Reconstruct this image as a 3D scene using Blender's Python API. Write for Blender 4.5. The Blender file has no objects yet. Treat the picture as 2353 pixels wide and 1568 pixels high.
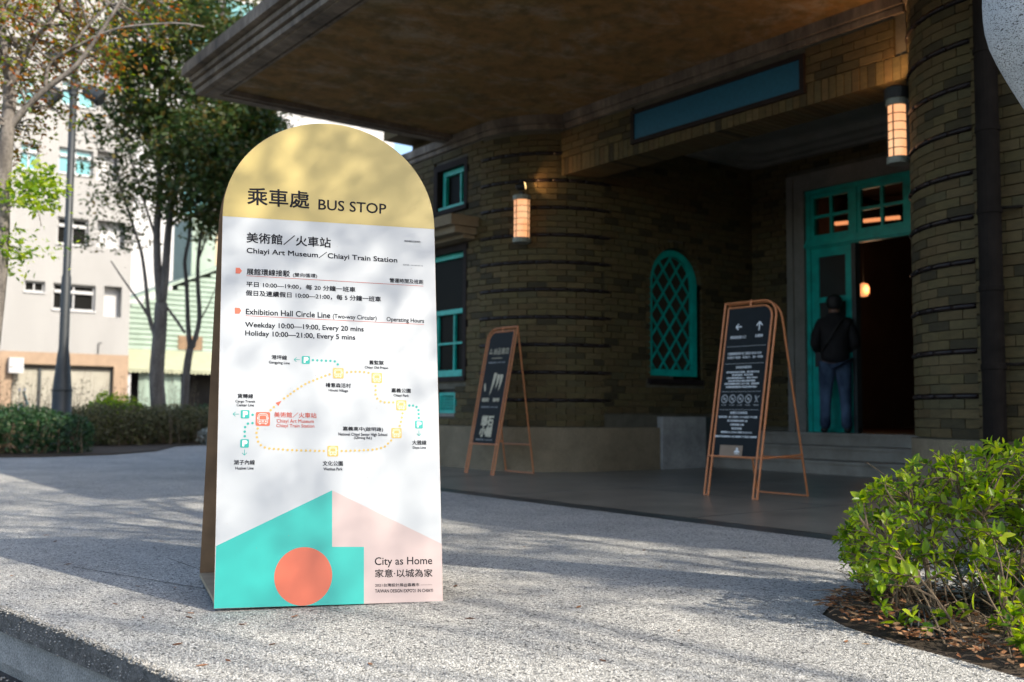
import bpy, bmesh, math, random
import numpy as np
from mathutils import Vector, Matrix
random.seed(7)
rng = np.random.default_rng(7)
scene = bpy.context.scene
COL = scene.collection
R = math.radians

# ------------------------------------------------------------------ camera
CAM_H = 0.72
PITCH, YAW, ROLL = R(4.0), R(53.2), R(0.42)
fwd = Vector((-math.sin(YAW)*math.cos(PITCH), math.cos(YAW)*math.cos(PITCH), math.sin(PITCH)))
rt0 = Vector((math.cos(YAW), math.sin(YAW), 0)); up0 = rt0.cross(fwd)
rt = rt0*math.cos(ROLL) + up0*math.sin(ROLL); up = up0*math.cos(ROLL) - rt0*math.sin(ROLL)
cam = bpy.data.cameras.new('camera'); camo = bpy.data.objects.new('camera', cam); COL.objects.link(camo)
camo.matrix_world = Matrix(((rt.x, up.x, -fwd.x, 0), (rt.y, up.y, -fwd.y, 0), (rt.z, up.z, -fwd.z, CAM_H), (0, 0, 0, 1)))
cam.sensor_fit = 'HORIZONTAL'; cam.sensor_width = 36.0; cam.lens = 2310/2353*36
cam.clip_start = 0.05; cam.clip_end = 3000
cam.dof.use_dof = True; cam.dof.focus_distance = 3.75; cam.dof.aperture_fstop = 2.8
scene.camera = camo

# ------------------------------------------------------------------ sky, sun, exposure
SUN_TO = Vector((1.25, 0.33, 1.0)).normalized()
world = bpy.data.worlds.new('World'); scene.world = world; world.use_nodes = True
wn = world.node_tree; wn.nodes.clear()
sky = wn.nodes.new('ShaderNodeTexSky'); sky.sky_type = 'NISHITA'; sky.sun_disc = False
sky.sun_elevation = math.asin(SUN_TO.z); sky.sun_rotation = math.atan2(SUN_TO.x, SUN_TO.y)
sky.air_density = 1.0; sky.dust_density = 2.0; sky.ozone_density = 1.2
bg = wn.nodes.new('ShaderNodeBackground'); bg.inputs['Strength'].default_value = 0.15
wo = wn.nodes.new('ShaderNodeOutputWorld')
wn.links.new(sky.outputs[0], bg.inputs[0]); wn.links.new(bg.outputs[0], wo.inputs[0])
sun = bpy.data.lights.new('sun', 'SUN'); sun.energy = 3.4; sun.angle = R(0.53); sun.color = (1.0, 0.91, 0.78)
suno = bpy.data.objects.new('sun', sun); COL.objects.link(suno)
suno.rotation_euler = SUN_TO.to_track_quat('Z', 'Y').to_euler(); suno.location = (5, 2, 12)
vs = scene.view_settings
scene.display_settings.display_device = 'sRGB'
vs.view_transform = 'Standard'; vs.look = 'None'; vs.exposure = 1.22; vs.gamma = 1.0; vs.use_curve_mapping = False
scene.cycles.use_denoising = True
scene.cycles.max_bounces = 8; scene.cycles.diffuse_bounces = 4; scene.cycles.glossy_bounces = 3
scene.cycles.transparent_max_bounces = 8; scene.cycles.transmission_bounces = 4
scene.cycles.sample_clamp_indirect = 6.0
scene.cycles.caustics_reflective = False; scene.cycles.caustics_refractive = False

# ------------------------------------------------------------------ materials
def nt(name):
    m = bpy.data.materials.new(name); m.use_nodes = True
    t = m.node_tree; t.nodes.clear()
    o = t.nodes.new('ShaderNodeOutputMaterial'); p = t.nodes.new('ShaderNodeBsdfPrincipled')
    t.links.new(p.outputs[0], o.inputs[0]); return m, t, p, o
def N(t, kind, **kw):
    n = t.nodes.new(kind)
    for k, v in kw.items():
        if k in n.inputs: n.inputs[k].default_value = v
        else: setattr(n, k, v)
    return n
def ramp(t, src, stops, interp='LINEAR'):
    r = t.nodes.new('ShaderNodeValToRGB'); e = r.color_ramp.elements; r.color_ramp.interpolation = interp
    while len(e) < len(stops): e.new(0.5)
    for i, (p, c) in enumerate(stops): e[i].position = p; e[i].color = (*c, 1) if len(c) == 3 else c
    t.links.new(src, r.inputs[0]); return r.outputs[0]
def coords(t, scale=(1, 1, 1)):
    g = t.nodes.new('ShaderNodeNewGeometry'); mp = t.nodes.new('ShaderNodeMapping'); mp.inputs['Scale'].default_value = scale
    t.links.new(g.outputs['Position'], mp.inputs[0]); return mp.outputs[0]
def noise(t, vec, scale, detail=4, rough=.55, dist=0.0):
    n = N(t, 'ShaderNodeTexNoise', Scale=scale, Detail=detail, Roughness=rough, Distortion=dist); t.links.new(vec, n.inputs['Vector']); return n.outputs[0]
def mixc(t, f, a, b, mode='MIX'):
    m = t.nodes.new('ShaderNodeMix'); m.data_type = 'RGBA'; m.blend_type = mode
    for s, v in ((m.inputs[0], f), (m.inputs[6], a), (m.inputs[7], b)):
        if hasattr(v, 'node'): t.links.new(v, s)
        elif isinstance(v, (int, float)): s.default_value = v
        else: s.default_value = (*v, 1)
    return m.outputs[2]
def bump(t, p, h, strength=.3, dist=.01):
    b = N(t, 'ShaderNodeBump', Strength=strength, Distance=dist); t.links.new(h, b.inputs['Height']); t.links.new(b.outputs[0], p.inputs['Normal'])
def plain(name, c, rough=.6, metal=0.0, var=.12, sc=3.0, bs=0.0, bsc=40.0, spec=.5):
    m, t, p, o = nt(name); v = coords(t)
    n = noise(t, v, sc, 5)
    dark = tuple(x*(1-var) for x in c); lite = tuple(min(1, x*(1+var)) for x in c)
    t.links.new(ramp(t, n, [(.3, dark), (.7, lite)]), p.inputs['Base Color'])
    p.inputs['Roughness'].default_value = rough; p.inputs['Metallic'].default_value = metal
    p.inputs['Specular IOR Level'].default_value = spec
    if bs: bump(t, p, noise(t, v, bsc, 6, .65), bs, .01)
    return m
def emis(name, c, s):
    m, t, p, o = nt(name); p.inputs['Base Color'].default_value = (*c, 1); p.inputs['Emission Color'].default_value = (*c, 1); p.inputs['Emission Strength'].default_value = s
    p.inputs['Roughness'].default_value = .4; return m
def leafmat(name, cols, trans=.35, rough=.45, tcol=None, spec=.35):
    m, t, p, o = nt(name)
    g = t.nodes.new('ShaderNodeNewGeometry'); oi = t.nodes.new('ShaderNodeObjectInfo')
    a = N(t, 'ShaderNodeMath', operation='ADD'); t.links.new(g.outputs['Random Per Island'], a.inputs[0]); t.links.new(oi.outputs['Random'], a.inputs[1])
    fr = N(t, 'ShaderNodeMath', operation='FRACT'); t.links.new(a.outputs[0], fr.inputs[0])
    k = len(cols)
    c = ramp(t, fr.outputs[0], [(i/(k-1), cc) for i, cc in enumerate(cols)])
    t.links.new(c, p.inputs['Base Color']); p.inputs['Roughness'].default_value = rough; p.inputs['Specular IOR Level'].default_value = spec
    tr = t.nodes.new('ShaderNodeBsdfTranslucent')
    t.links.new(mixc(t, .75, c, tcol or (.35, .55, .05), 'MULTIPLY') if tcol is None else mixc(t, .6, c, tcol), tr.inputs[0])
    if tcol is None:
        br = N(t, 'ShaderNodeHueSaturation', Value=2.2, Saturation=1.1); t.links.new(c, br.inputs['Color']); t.links.new(br.outputs[0], tr.inputs[0])
    mx = N(t, 'ShaderNodeMixShader'); mx.inputs[0].default_value = trans
    t.links.new(p.outputs[0], mx.inputs[1]); t.links.new(tr.outputs[0], mx.inputs[2]); t.links.new(mx.outputs[0], o.inputs[0])
    return m

def mat_pebble():      # washed aggregate: small cream and grey stones in a grey binder
    m, t, p, o = nt('washed_aggregate'); v = coords(t)
    wob = N(t, 'ShaderNodeTexNoise', Scale=60.0, Detail=2.0); t.links.new(v, wob.inputs['Vector'])
    vv = t.nodes.new('ShaderNodeVectorMath'); vv.operation = 'MULTIPLY_ADD'; t.links.new(wob.outputs[1], vv.inputs[0]); vv.inputs[1].default_value = (.006, .006, .006); t.links.new(v, vv.inputs[2])
    vo = N(t, 'ShaderNodeTexVoronoi', Scale=112.0); t.links.new(vv.outputs[0], vo.inputs['Vector'])
    ve = N(t, 'ShaderNodeTexVoronoi', Scale=112.0, feature='DISTANCE_TO_EDGE'); t.links.new(vv.outputs[0], ve.inputs['Vector'])
    sep = t.nodes.new('ShaderNodeSeparateColor'); t.links.new(vo.outputs['Color'], sep.inputs[0])
    c = ramp(t, sep.outputs[0], [(0, (.14, .145, .15)), (.06, (.33, .33, .315)), (.2, (.54, .535, .51)), (.6, (.68, .67, .63)), (1, (.82, .81, .77))])
    gap = ramp(t, ve.outputs[0], [(.0, (0, 0, 0)), (.16, (1, 1, 1))])
    c2 = mixc(t, gap, (.33, .33, .32), c)
    # scattered deep pits
    pit = N(t, 'ShaderNodeTexVoronoi', Scale=50.0); t.links.new(vv.outputs[0], pit.inputs['Vector'])
    ps = t.nodes.new('ShaderNodeSeparateColor'); t.links.new(pit.outputs['Color'], ps.inputs[0])
    pd = ramp(t, pit.outputs['Distance'], [(.17, (1, 1, 1)), (.30, (0, 0, 0))]); pc = ramp(t, ps.outputs[1], [(.30, (0, 0, 0)), (.42, (1, 1, 1))])
    pm = mixc(t, 1.0, pd, pc, 'MULTIPLY')
    c3 = mixc(t, pm, c2, (.035, .035, .034))
    st = ramp(t, noise(t, v, 1.1, 6, .6), [(.3, (.74, .745, .75)), (.7, (1.08, 1.07, 1.04))])
    st2 = ramp(t, noise(t, v, 6.0, 4, .6), [(.3, (.9, .9, .9)), (.7, (1.05, 1.05, 1.05))])
    c4 = mixc(t, 1.0, mixc(t, 1.0, c3, st, 'MULTIPLY'), st2, 'MULTIPLY')
    t.links.new(c4, p.inputs['Base Color']); p.inputs['Roughness'].default_value = .85; p.inputs['Specular IOR Level'].default_value = .25
    hgt = mixc(t, pm, gap, (0, 0, 0)); bump(t, p, hgt, 1.0, .006)
    return m
def mat_brick(name, cols, sc=30, spec=.3):
    m, t, p, o = nt(name); v = coords(t)
    g = t.nodes.new('ShaderNodeNewGeometry'); oi = t.nodes.new('ShaderNodeObjectInfo')
    a = N(t, 'ShaderNodeMath', operation='ADD'); t.links.new(g.outputs['Random Per Island'], a.inputs[0]); t.links.new(oi.outputs['Random'], a.inputs[1])
    fr = N(t, 'ShaderNodeMath', operation='FRACT'); t.links.new(a.outputs[0], fr.inputs[0])
    c = ramp(t, fr.outputs[0], cols)
    n = ramp(t, noise(t, coords(t, (1, 1, 3)), 14, 6, .65), [(.3, (.72, .72, .72)), (.7, (1.25, 1.22, 1.15))])
    c2 = mixc(t, 1.0, c, n, 'MULTIPLY')
    t.links.new(c2, p.inputs['Base Color']); p.inputs['Roughness'].default_value = .8; p.inputs['Specular IOR Level'].default_value = spec
    bump(t, p, noise(t, coords(t, (1, 1, 2.5)), 90, 5, .7), .5, .006)
    return m
def mat_soffit():
    m, t, p, o = nt('stained_glow_tinted_soffit'); v = coords(t)
    n1 = noise(t, v, .8, 8, .7, .6); n2 = noise(t, v, 5.0, 7, .7); n3 = noise(t, coords(t, (1, .6, 1)), 2.2, 9, .75, .8)
    c = ramp(t, n1, [(.32, (.19, .125, .035)), (.5, (.25, .135, .04)), (.66, (.27, .175, .06))])  # ochre base tones also carry the lanterns' warm glow, under the stains
    c = mixc(t, ramp(t, n3, [(.50, (0, 0, 0)), (.68, (.85, .85, .85))]), c, (.31, .26, .19))
    c = mixc(t, ramp(t, n2, [(.44, (0, 0, 0)), (.66, (.85, .85, .85))]), c, (.10, .07, .02))
    t.links.new(c, p.inputs['Base Color']); p.inputs['Roughness'].default_value = .9
    bump(t, p, n2, .6, .03); return m
def mat_cornice():
    m, t, p, o = nt('stained_cornice_plaster'); v = coords(t)
    n = noise(t, coords(t, (2.2, 1, .6)), 1.6, 8, .75); n2 = noise(t, v, 9, 6, .7)
    c = ramp(t, n, [(.34, (.065, .055, .045)), (.48, (.17, .135, .10)), (.6, (.27, .22, .165)), (.72, (.40, .36, .31))])
    c = mixc(t, ramp(t, n2, [(.45, (0, 0, 0)), (.75, (.6, .6, .6))]), c, (.14, .12, .095))
    t.links.new(c, p.inputs['Base Color']); p.inputs['Roughness'].default_value = .9; bump(t, p, n2, .4, .02); return m
def mat_stone(name, a, b, sc=3.0, rough=.7, grain=True, bs=.2):
    m, t, p, o = nt(name); v = coords(t)
    n = noise(t, v, sc, 8, .65); n2 = noise(t, v, 160, 2, .5)
    c = ramp(t, n, [(.3, a), (.7, b)])
    if grain: c = mixc(t, 1.0, c, ramp(t, n2, [(.35, (.65, .65, .65)), (.65, (1.2, 1.2, 1.2))]), 'MULTIPLY')
    t.links.new(c, p.inputs['Base Color']); p.inputs['Roughness'].default_value = rough; p.inputs['Specular IOR Level'].default_value = .3; bump(t, p, n, bs, .02); return m
def mat_bark(name, a, b, sc=9, bs=.6):
    m, t, p, o = nt(name)
    n = noise(t, coords(t, (1, 1, .25)), sc, 8, .7, .4); n2 = noise(t, coords(t), sc*4, 6, .7)
    c = mixc(t, ramp(t, n2, [(.45, (0, 0, 0)), (.7, (.7, .7, .7))]), ramp(t, n, [(.32, a), (.62, b)]), tuple(x*.45 for x in a))
    t.links.new(c, p.inputs['Base Color']); p.inputs['Roughness'].default_value = .9; bump(t, p, n, bs, .03); return m
def mat_whitebark():
    m, t, p, o = nt('pale_speckled_bark')
    v = coords(t); d = noise(t, coords(t, (1, 1, 2.6)), 120, 4, .6); big = noise(t, v, 9, 5, .6)
    c = ramp(t, big, [(.3, (.44, .46, .46)), (.7, (.60, .61, .60))])
    k = t.nodes.new('ShaderNodeMath'); k.operation = 'MULTIPLY'; t.links.new(big, k.inputs[0]); k.inputs[1].default_value = .35
    s = t.nodes.new('ShaderNodeMath'); s.operation = 'ADD'; t.links.new(d, s.inputs[0]); t.links.new(k.outputs[0], s.inputs[1])
    mk = ramp(t, s.outputs[0], [(.56, (1, 1, 1)), (.61, (0, 0, 0))])
    c = mixc(t, mk, c, (.055, .05, .045)); inv = ramp(t, s.outputs[0], [(.74, (0, 0, 0)), (.80, (1, 1, 1))])
    c = mixc(t, inv, c, (.07, .065, .055)); 
    t.links.new(c, p.inputs['Base Color']); p.inputs['Roughness'].default_value = .85; bump(t, p, d, .5, .006); return m
def mat_wallpanel():
    m, t, p, o = nt('white_small_tile_wall'); v = coords(t)
    br = N(t, 'ShaderNodeTexBrick', Scale=1.0, **{'Mortar Size': .012, 'Brick Width': .24, 'Row Height': .075})
    mp = t.nodes.new('ShaderNodeCombineXYZ'); sp = t.nodes.new('ShaderNodeSeparateXYZ'); t.links.new(v, sp.inputs[0])
    ad = N(t, 'ShaderNodeMath', operation='ADD'); t.links.new(sp.outputs[0], ad.inputs[0]); t.links.new(sp.outputs[1], ad.inputs[1])
    t.links.new(ad.outputs[0], mp.inputs[0]); t.links.new(sp.outputs[2], mp.inputs[1]); t.links.new(mp.outputs[0], br.inputs['Vector'])
    br.inputs['Color1'].default_value = (.34, .335, .32, 1); br.inputs['Color2'].default_value = (.34, .335, .32, 1); br.inputs['Mortar'].default_value = (.17, .165, .16, 1)
    c = mixc(t, 1.0, br.outputs[0], ramp(t, noise(t, coords(t, (1, 1, .3)), .7, 6), [(.3, (.86, .86, .86)), (.7, (1, 1, 1))]), 'MULTIPLY')
    t.links.new(c, p.inputs['Base Color']); p.inputs['Roughness'].default_value = .6; return m
def mat_glass(name, tint, rough=.05, spec=.8):
    m, t, p, o = nt(name); v = coords(t)
    t.links.new(ramp(t, noise(t, v, 1.5, 4), [(.3, tuple(x*.7 for x in tint)), (.7, tint)]), p.inputs['Base Color'])
    p.inputs['Roughness'].default_value = rough; p.inputs['Specular IOR Level'].default_value = spec; return m

BRICKC = [(0, (0.0383, 0.0308, 0.0156)), (0.09, (0.053, 0.0431, 0.0206)), (0.13, (0.0893, 0.0685, 0.0286)), (0.3, (0.0912, 0.0633, 0.0273)), (0.45, (0.0952, 0.0773, 0.0324)), (0.6, (0.105, 0.0808, 0.0349)), (0.75, (0.0795, 0.0685, 0.0337)), (0.85, (0.0991, 0.0703, 0.0311)), (1, (0.1188, 0.0896, 0.0413))]
MAT = dict(
 pebble=mat_pebble(), brick=mat_brick('scratched_brick', BRICKC), soffit=mat_soffit(), cornice=mat_cornice(), whitebark=mat_whitebark(), tilewall=mat_wallpanel(),
 mortar=mat_stone('mortar', (.08, .075, .055), (.15, .135, .10), 6), glaze=plain('dark_glazed_tile', (.016, .011, .012), .35, 0, .3, 6, spec=.3),
 plinth=mat_stone('plinth_stone', (.17, .135, .085), (.29, .23, .15), 2.5, .8), granite=mat_stone('grey_granite', (.25, .25, .24), (.48, .47, .44), 4, .65),
 step=mat_stone('worn_stone', (.24, .21, .17), (.42, .38, .32), 3, .6), jamb=mat_stone('grey_render', (.20, .19, .16), (.29, .27, .24), 2.5, .8),
 terrace=mat_stone('polished_terrazzo', (.14, .13, .11), (.30, .27, .22), 1.9, .30, True, .02), darkstrip=mat_stone('dark_stone', (.045, .055, .055), (.08, .09, .088), 3, .3),
 teal=plain('teal_paint', (.0, .43, .355), .42, 0, .24, 7, .1, 60), glass=mat_glass('dark_glass', (.012, .012, .011), .3, .02), tglass=mat_glass('teal_glass', (.10, .36, .38), .12),
 copper=plain('copper_tube', (.52, .195, .075), .42, .15, .1, 20), board=plain('navy_board', (.007, .010, .012), .6, 0, .15, 10, spec=.15), cream=plain('cream_print', (.52, .46, .32), .6, 0, .1, 9),
 whitep=plain('white_print', (.70, .72, .72), .6, 0, .04, 9), greyprint=plain('grey_print', (.30, .31, .31), .6, 0, .04, 9), kraft=plain('kraft_label', (.24, .17, .115), .7, 0, .08, 9),
 signwhite=plain('white_vinyl', (.385, .41, .43), .38, 0, .015, 6), yellow=plain('yellow_vinyl', (.40, .31, .092), .38, 0, .03, 6), signteal=plain('teal_vinyl', (.006, .32, .285), .38, 0, .03, 6),
 pink=plain('pink_vinyl', (.39, .31, .298), .38, 0, .03, 6), orange=plain('orange_vinyl', (.46, .092, .042), .38, 0, .03, 6), ink=plain('charcoal_ink', (.014, .014, .018), .8, 0, .05, 9, spec=.1),
 redink=plain('red_ink', (.40, .06, .035), .5, 0, .05, 9), gold=plain('gold_ink', (.47, .33, .085), .4, 0, .04, 9), tealink=plain('teal_ink', (.0, .29, .25), .4, 0, .04, 9),
 ply=plain('plywood', (.245, .155, .085), .75, 0, .22, 7, .2, 30), plyedge=plain('plywood_edge', (.30, .20, .12), .8, 0, .25, 60), plylite=plain('pale_plywood', (.36, .28, .18), .75, 0, .15, 8),
 bluepanel=plain('blue_tiles', (.012, .11, .19), .35, 0, .12, 25), lampmetal=plain('grey_green_metal', (.22, .23, .19), .55, .2, .15, 12), black=plain('black_metal', (.018, .018, .018), .5, .2, .2, 10),
 pipe=plain('dark_iron', (.014, .011, .009), .8, .0, .3, 9, .2, 50, spec=.1), glow=emis('frosted_lamp_glow', (1.0, .42, .15), 2.0), bulb=emis('spot_lens_glow', (1.0, .62, .25), 14.0), tube=emis('strip_light', (1.0, .36, .14), .42),
 roomwall=plain('brown_interior', (.09, .055, .035), .8, 0, .2, 2), roomdark=plain('dark_shelf', (.018, .015, .013), .7, 0, .3, 5), wood=plain('varnished_wood', (.09, .035, .015), .35, 0, .3, 6),
 asphalt=mat_stone('asphalt', (.035, .035, .035), (.065, .063, .06), 5, .9), soil=mat_stone('garden_soil', (.035, .026, .018), (.075, .055, .037), 6, .95, True, .6),
 kerbdark=mat_stone('rough_kerb', (.07, .07, .066), (.23, .22, .205), 22, .95, True, 1.0), kerbcon=mat_stone('kerb_concrete', (.25, .25, .235), (.42, .41, .385), 5, .9, True, .5),
 bark=mat_bark('grey_bark', (.10, .088, .078), (.25, .225, .20)), barkdark=mat_bark('dark_bark', (.07, .062, .055), (.18, .16, .145)), twig=mat_bark('twig_bark', (.07, .048, .03), (.20, .145, .09), 40, .3),
 polegrey=plain('grey_painted_steel', (.030, .035, .038), .5, .3, .12, 5), tan=None, shutter=plain('cream_shutter', (.35, .33, .27), .5, .1, .06, 3), greenwall=plain('green_corrugated_steel', (.22, .285, .235), .5, .1, .1, 2),
 awning=plain('pale_green_awning', (.30, .31, .21), .7, 0, .08, 2), tanwall=plain('tan_tile_wall', (.27, .19, .125), .8, 0, .1, 3, .2, 40), farwhite=plain('far_white_wall', (.45, .45, .45), .8, 0, .05, .3), farcream=plain('far_cream_wall', (.34, .27, .18), .8, 0, .08, .5),
 whitebox=plain('white_box', (.40, .40, .40), .5, 0, .08, 4), blueveh=plain('blue_paint', (.07, .20, .42), .3, .1, .1, 2), chrome=plain('chrome', (.6, .62, .65), .12, 1.0, .05, 9), rubber=plain('rubber', (.02, .02, .02), .8, 0, .2, 9),
 skin=plain('skin', (.25, .13, .085), .55, 0, .1, 12), jacket=plain('black_jacket', (.010, .008, .009), .8, 0, .3, 18, .5, 60), jeans=None, shoes=plain('dark_shoes', (.015, .014, .014), .6, 0, .2, 9), hair=plain('black_hair', (.008, .007, .007), .55, 0, .3, 60, .5, 120),
 leafbush=leafmat('fresh_leaf', [(.05, .12, .012), (.14, .24, .014), (.25, .35, .02), (.34, .40, .03), (.09, .18, .015)], .45, .33, spec=.4),
 leaftree=leafmat('dark_tree_leaf', [(.026, .055, .012), (.034, .072, .018), (.065, .075, .015), (.024, .052, .022), (.11, .075, .012)], .3, .5),
 leafautumn=leafmat('autumn_leaf', [(.08, .15, .015), (.17, .22, .02), (.20, .12, .015), (.32, .08, .02), (.10, .12, .02), (.09, .05, .02)], .45, .5),
 leafhedge=leafmat('hedge_leaf', [(.014, .042, .014), (.02, .06, .02), (.035, .08, .022), (.016, .05, .022), (.06, .085, .03)], .2, .5),
 leafolive=leafmat('olive_hedge_leaf', [(.05, .055, .02), (.09, .09, .035), (.14, .13, .06), (.04, .055, .02), (.18, .16, .09)], .2, .55),
 leafsilver=leafmat('silver_leaf', [(.16, .19, .17), (.30, .33, .30), (.42, .44, .40), (.12, .15, .13)], .15, .6),
 litter=leafmat('dry_leaf', [(.12, .05, .022), (.25, .10, .04), (.36, .17, .075), (.09, .045, .025), (.42, .27, .15)], .1, .7),
 weed=leafmat('dry_weed', [(.06, .05, .035), (.12, .09, .06), (.05, .055, .03), (.09, .06, .045)], .15, .7),
)
def mat_jeans():
    m, t, p, o = nt('faded_jeans'); v = coords(t)
    c = ramp(t, noise(t, coords(t, (1, 1, .5)), 4.5, 5), [(.38, (.018, .035, .075)), (.62, (.10, .16, .26))])
    t.links.new(c, p.inputs['Base Color']); p.inputs['Roughness'].default_value = .85; bump(t, p, noise(t, v, 14, 5), .5, .02); return m
MAT['jeans'] = mat_jeans()

# ------------------------------------------------------------------ mesh helpers
OFF = {}
def link(o, parent=None):
    COL.objects.link(o)
    if parent is not None: o.parent = parent
    return o
def tag(o, label=None, cat=None, group=None, kind=None):
    if label: o['label'] = label
    if cat: o['category'] = cat
    if group: o['group'] = group
    if kind: o['kind'] = kind
    return o
def thing(name, label, cat, loc=(0, 0, 0), group=None):
    o = bpy.data.objects.new(name, None); o.empty_display_size = .1; link(o); o.location = loc; OFF[o] = Vector(loc)
    return tag(o, label, cat, group)
class MB:
    def __init__(s): s.v = []; s.f = []; s.m = []
    def add(s, vs, fs, mi=0):
        b = len(s.v); s.v += [tuple(x) for x in vs]; s.f += [tuple(b+i for i in f) for f in fs]; s.m += [mi]*len(fs); return s
    def box(s, x0, x1, y0, y1, z0, z1, mi=0):
        return s.add([(x0, y0, z0), (x1, y0, z0), (x1, y1, z0), (x0, y1, z0), (x0, y0, z1), (x1, y0, z1), (x1, y1, z1), (x0, y1, z1)],
                     [(0, 3, 2, 1), (4, 5, 6, 7), (0, 1, 5, 4), (1, 2, 6, 5), (2, 3, 7, 6), (3, 0, 4, 7)], mi)
    def obox(s, o, ex, ey, ez, mi=0):   # corner + three edge vectors
        o, ex, ey, ez = map(Vector, (o, ex, ey, ez))
        c = [o, o+ex, o+ex+ey, o+ey]; c += [q+ez for q in c]
        return s.add(c, [(0, 3, 2, 1), (4, 5, 6, 7), (0, 1, 5, 4), (1, 2, 6, 5), (2, 3, 7, 6), (3, 0, 4, 7)], mi)
    def prism(s, pts, d, mi=0, smi=None):   # polygon (list of 3D points) extruded by vector d
        d = Vector(d); n = len(pts); a = [Vector(p) for p in pts]; b = [p+d for p in a]
        k = len(s.v); s.v += [tuple(x) for x in a+b]
        s.f.append(tuple(k+i for i in range(n))[::-1]); s.m.append(mi); s.f.append(tuple(k+n+i for i in range(n))); s.m.append(mi)
        for i in range(n):
            j = (i+1) % n; s.f.append((k+i, k+j, k+n+j, k+n+i)); s.m.append(mi if smi is None else smi)
        return s
    def poly(s, pts, mi=0): return s.add(pts, [tuple(range(len(pts)))], mi)
    def tube(s, path, r, seg=8, mi=0, caps=True):
        P = [Vector(p) for p in path]; n = len(P); rs = r if isinstance(r, (list, tuple)) else [r]*n
        T = [((P[min(i+1, n-1)]-P[max(i-1, 0)]).normalized()) for i in range(n)]
        a = Vector((0, 0, 1)) if abs(T[0].z) < .9 else Vector((1, 0, 0)); u = T[0].cross(a).normalized(); k = len(s.v)
        for i in range(n):
            u = (u - T[i]*u.dot(T[i])).normalized(); w = T[i].cross(u)
            for j in range(seg):
                an = 2*math.pi*j/seg; s.v.append(tuple(P[i]+(u*math.cos(an)+w*math.sin(an))*rs[i]))
        for i in range(n-1):
            for j in range(seg):
                q = (j+1) % seg; s.f.append((k+i*seg+j, k+i*seg+q, k+(i+1)*seg+q, k+(i+1)*seg+j)); s.m.append(mi)
        if caps:
            s.f.append(tuple(k+j for j in range(seg))[::-1]); s.m.append(mi); s.f.append(tuple(k+(n-1)*seg+j for j in range(seg))); s.m.append(mi)
        return s
    def lathe(s, prof, c, seg=24, a0=0, a1=2*math.pi, mi=0):
        full = abs(a1-a0-2*math.pi) < 1e-4; m = seg if full else seg+1; k = len(s.v)
        for r, z in prof:
            for j in range(m):
                an = a0+(a1-a0)*j/seg; s.v.append((c[0]+r*math.cos(an), c[1]+r*math.sin(an), c[2]+z))
        for i in range(len(prof)-1):
            for j in range(seg):
                q = (j+1) % m; s.f.append((k+i*m+j, k+i*m+q, k+(i+1)*m+q, k+(i+1)*m+j)); s.m.append(mi)
        return s
    def build(s, name, mats, parent=None, kind=None, smooth=False):
        if not isinstance(mats, (list, tuple)): mats = [mats]
        off = root_off(parent)
        me = bpy.data.meshes.new(name); me.from_pydata([(x-off[0], y-off[1], z-off[2]) for x, y, z in s.v], [], s.f)
        for m in mats: me.materials.append(MAT[m] if isinstance(m, str) else m)
        if len(mats) > 1: me.polygons.foreach_set('material_index', s.m)
        if smooth: me.polygons.foreach_set('use_smooth', [True]*len(s.f))
        me.update(); o = bpy.data.objects.new(name, me); link(o, parent)
        if kind: o['kind'] = kind
        return o
def root_off(p):
    while p is not None and p not in OFF: p = p.parent
    return OFF[p] if p is not None else Vector((0, 0, 0))
def npmesh(name, V, F, mat, parent=None, kind=None, smooth=False):
    """fast mesh from numpy arrays; F is (n,k)"""
    off = root_off(parent); V = np.asarray(V, dtype=np.float32) - np.array(off, dtype=np.float32); F = np.asarray(F, dtype=np.int32)
    me = bpy.data.meshes.new(name); me.vertices.add(len(V)); me.vertices.foreach_set('co', V.ravel())
    n, k = F.shape; me.loops.add(n*k); me.loops.foreach_set('vertex_index', F.ravel()); me.polygons.add(n)
    me.polygons.foreach_set('loop_start', np.arange(0, n*k, k, dtype=np.int32))
    me.update(calc_edges=True); me.materials.append(MAT[mat] if isinstance(mat, str) else mat)
    if smooth: me.polygons.foreach_set('use_smooth', np.ones(n, dtype=bool))
    o = bpy.data.objects.new(name, me); link(o, parent)
    if kind: o['kind'] = kind
    return o
def leaf_quads(P, size, aspect=.5, droop=.3, jitter=.35, rg=rng):
    """each leaf a folded pair of quads: 6 verts, 2 faces (4-gons), random orientation"""
    n = len(P); P = np.asarray(P)
    d = rg.normal(size=(n, 3)); d[:, 2] = d[:, 2]*.5-droop; d /= np.linalg.norm(d, axis=1)[:, None]
    nn = rg.normal(size=(n, 3)); nn[:, 2] += .8; s = np.cross(d, nn); s /= np.linalg.norm(s, axis=1)[:, None]; nn = np.cross(s, d)
    L = (size*(1+jitter*rg.uniform(-1, 1, n)))[:, None]; W = L*aspect*.5
    b = P; tip = P+d*L; ml = P+d*L*.45+s*W+nn*W*.35; mr = P+d*L*.45-s*W+nn*W*.35
    V = np.stack([b, mr, tip, ml], 1).reshape(-1, 3); F = np.arange(4*n).reshape(n, 4)
    return V, F

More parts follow.
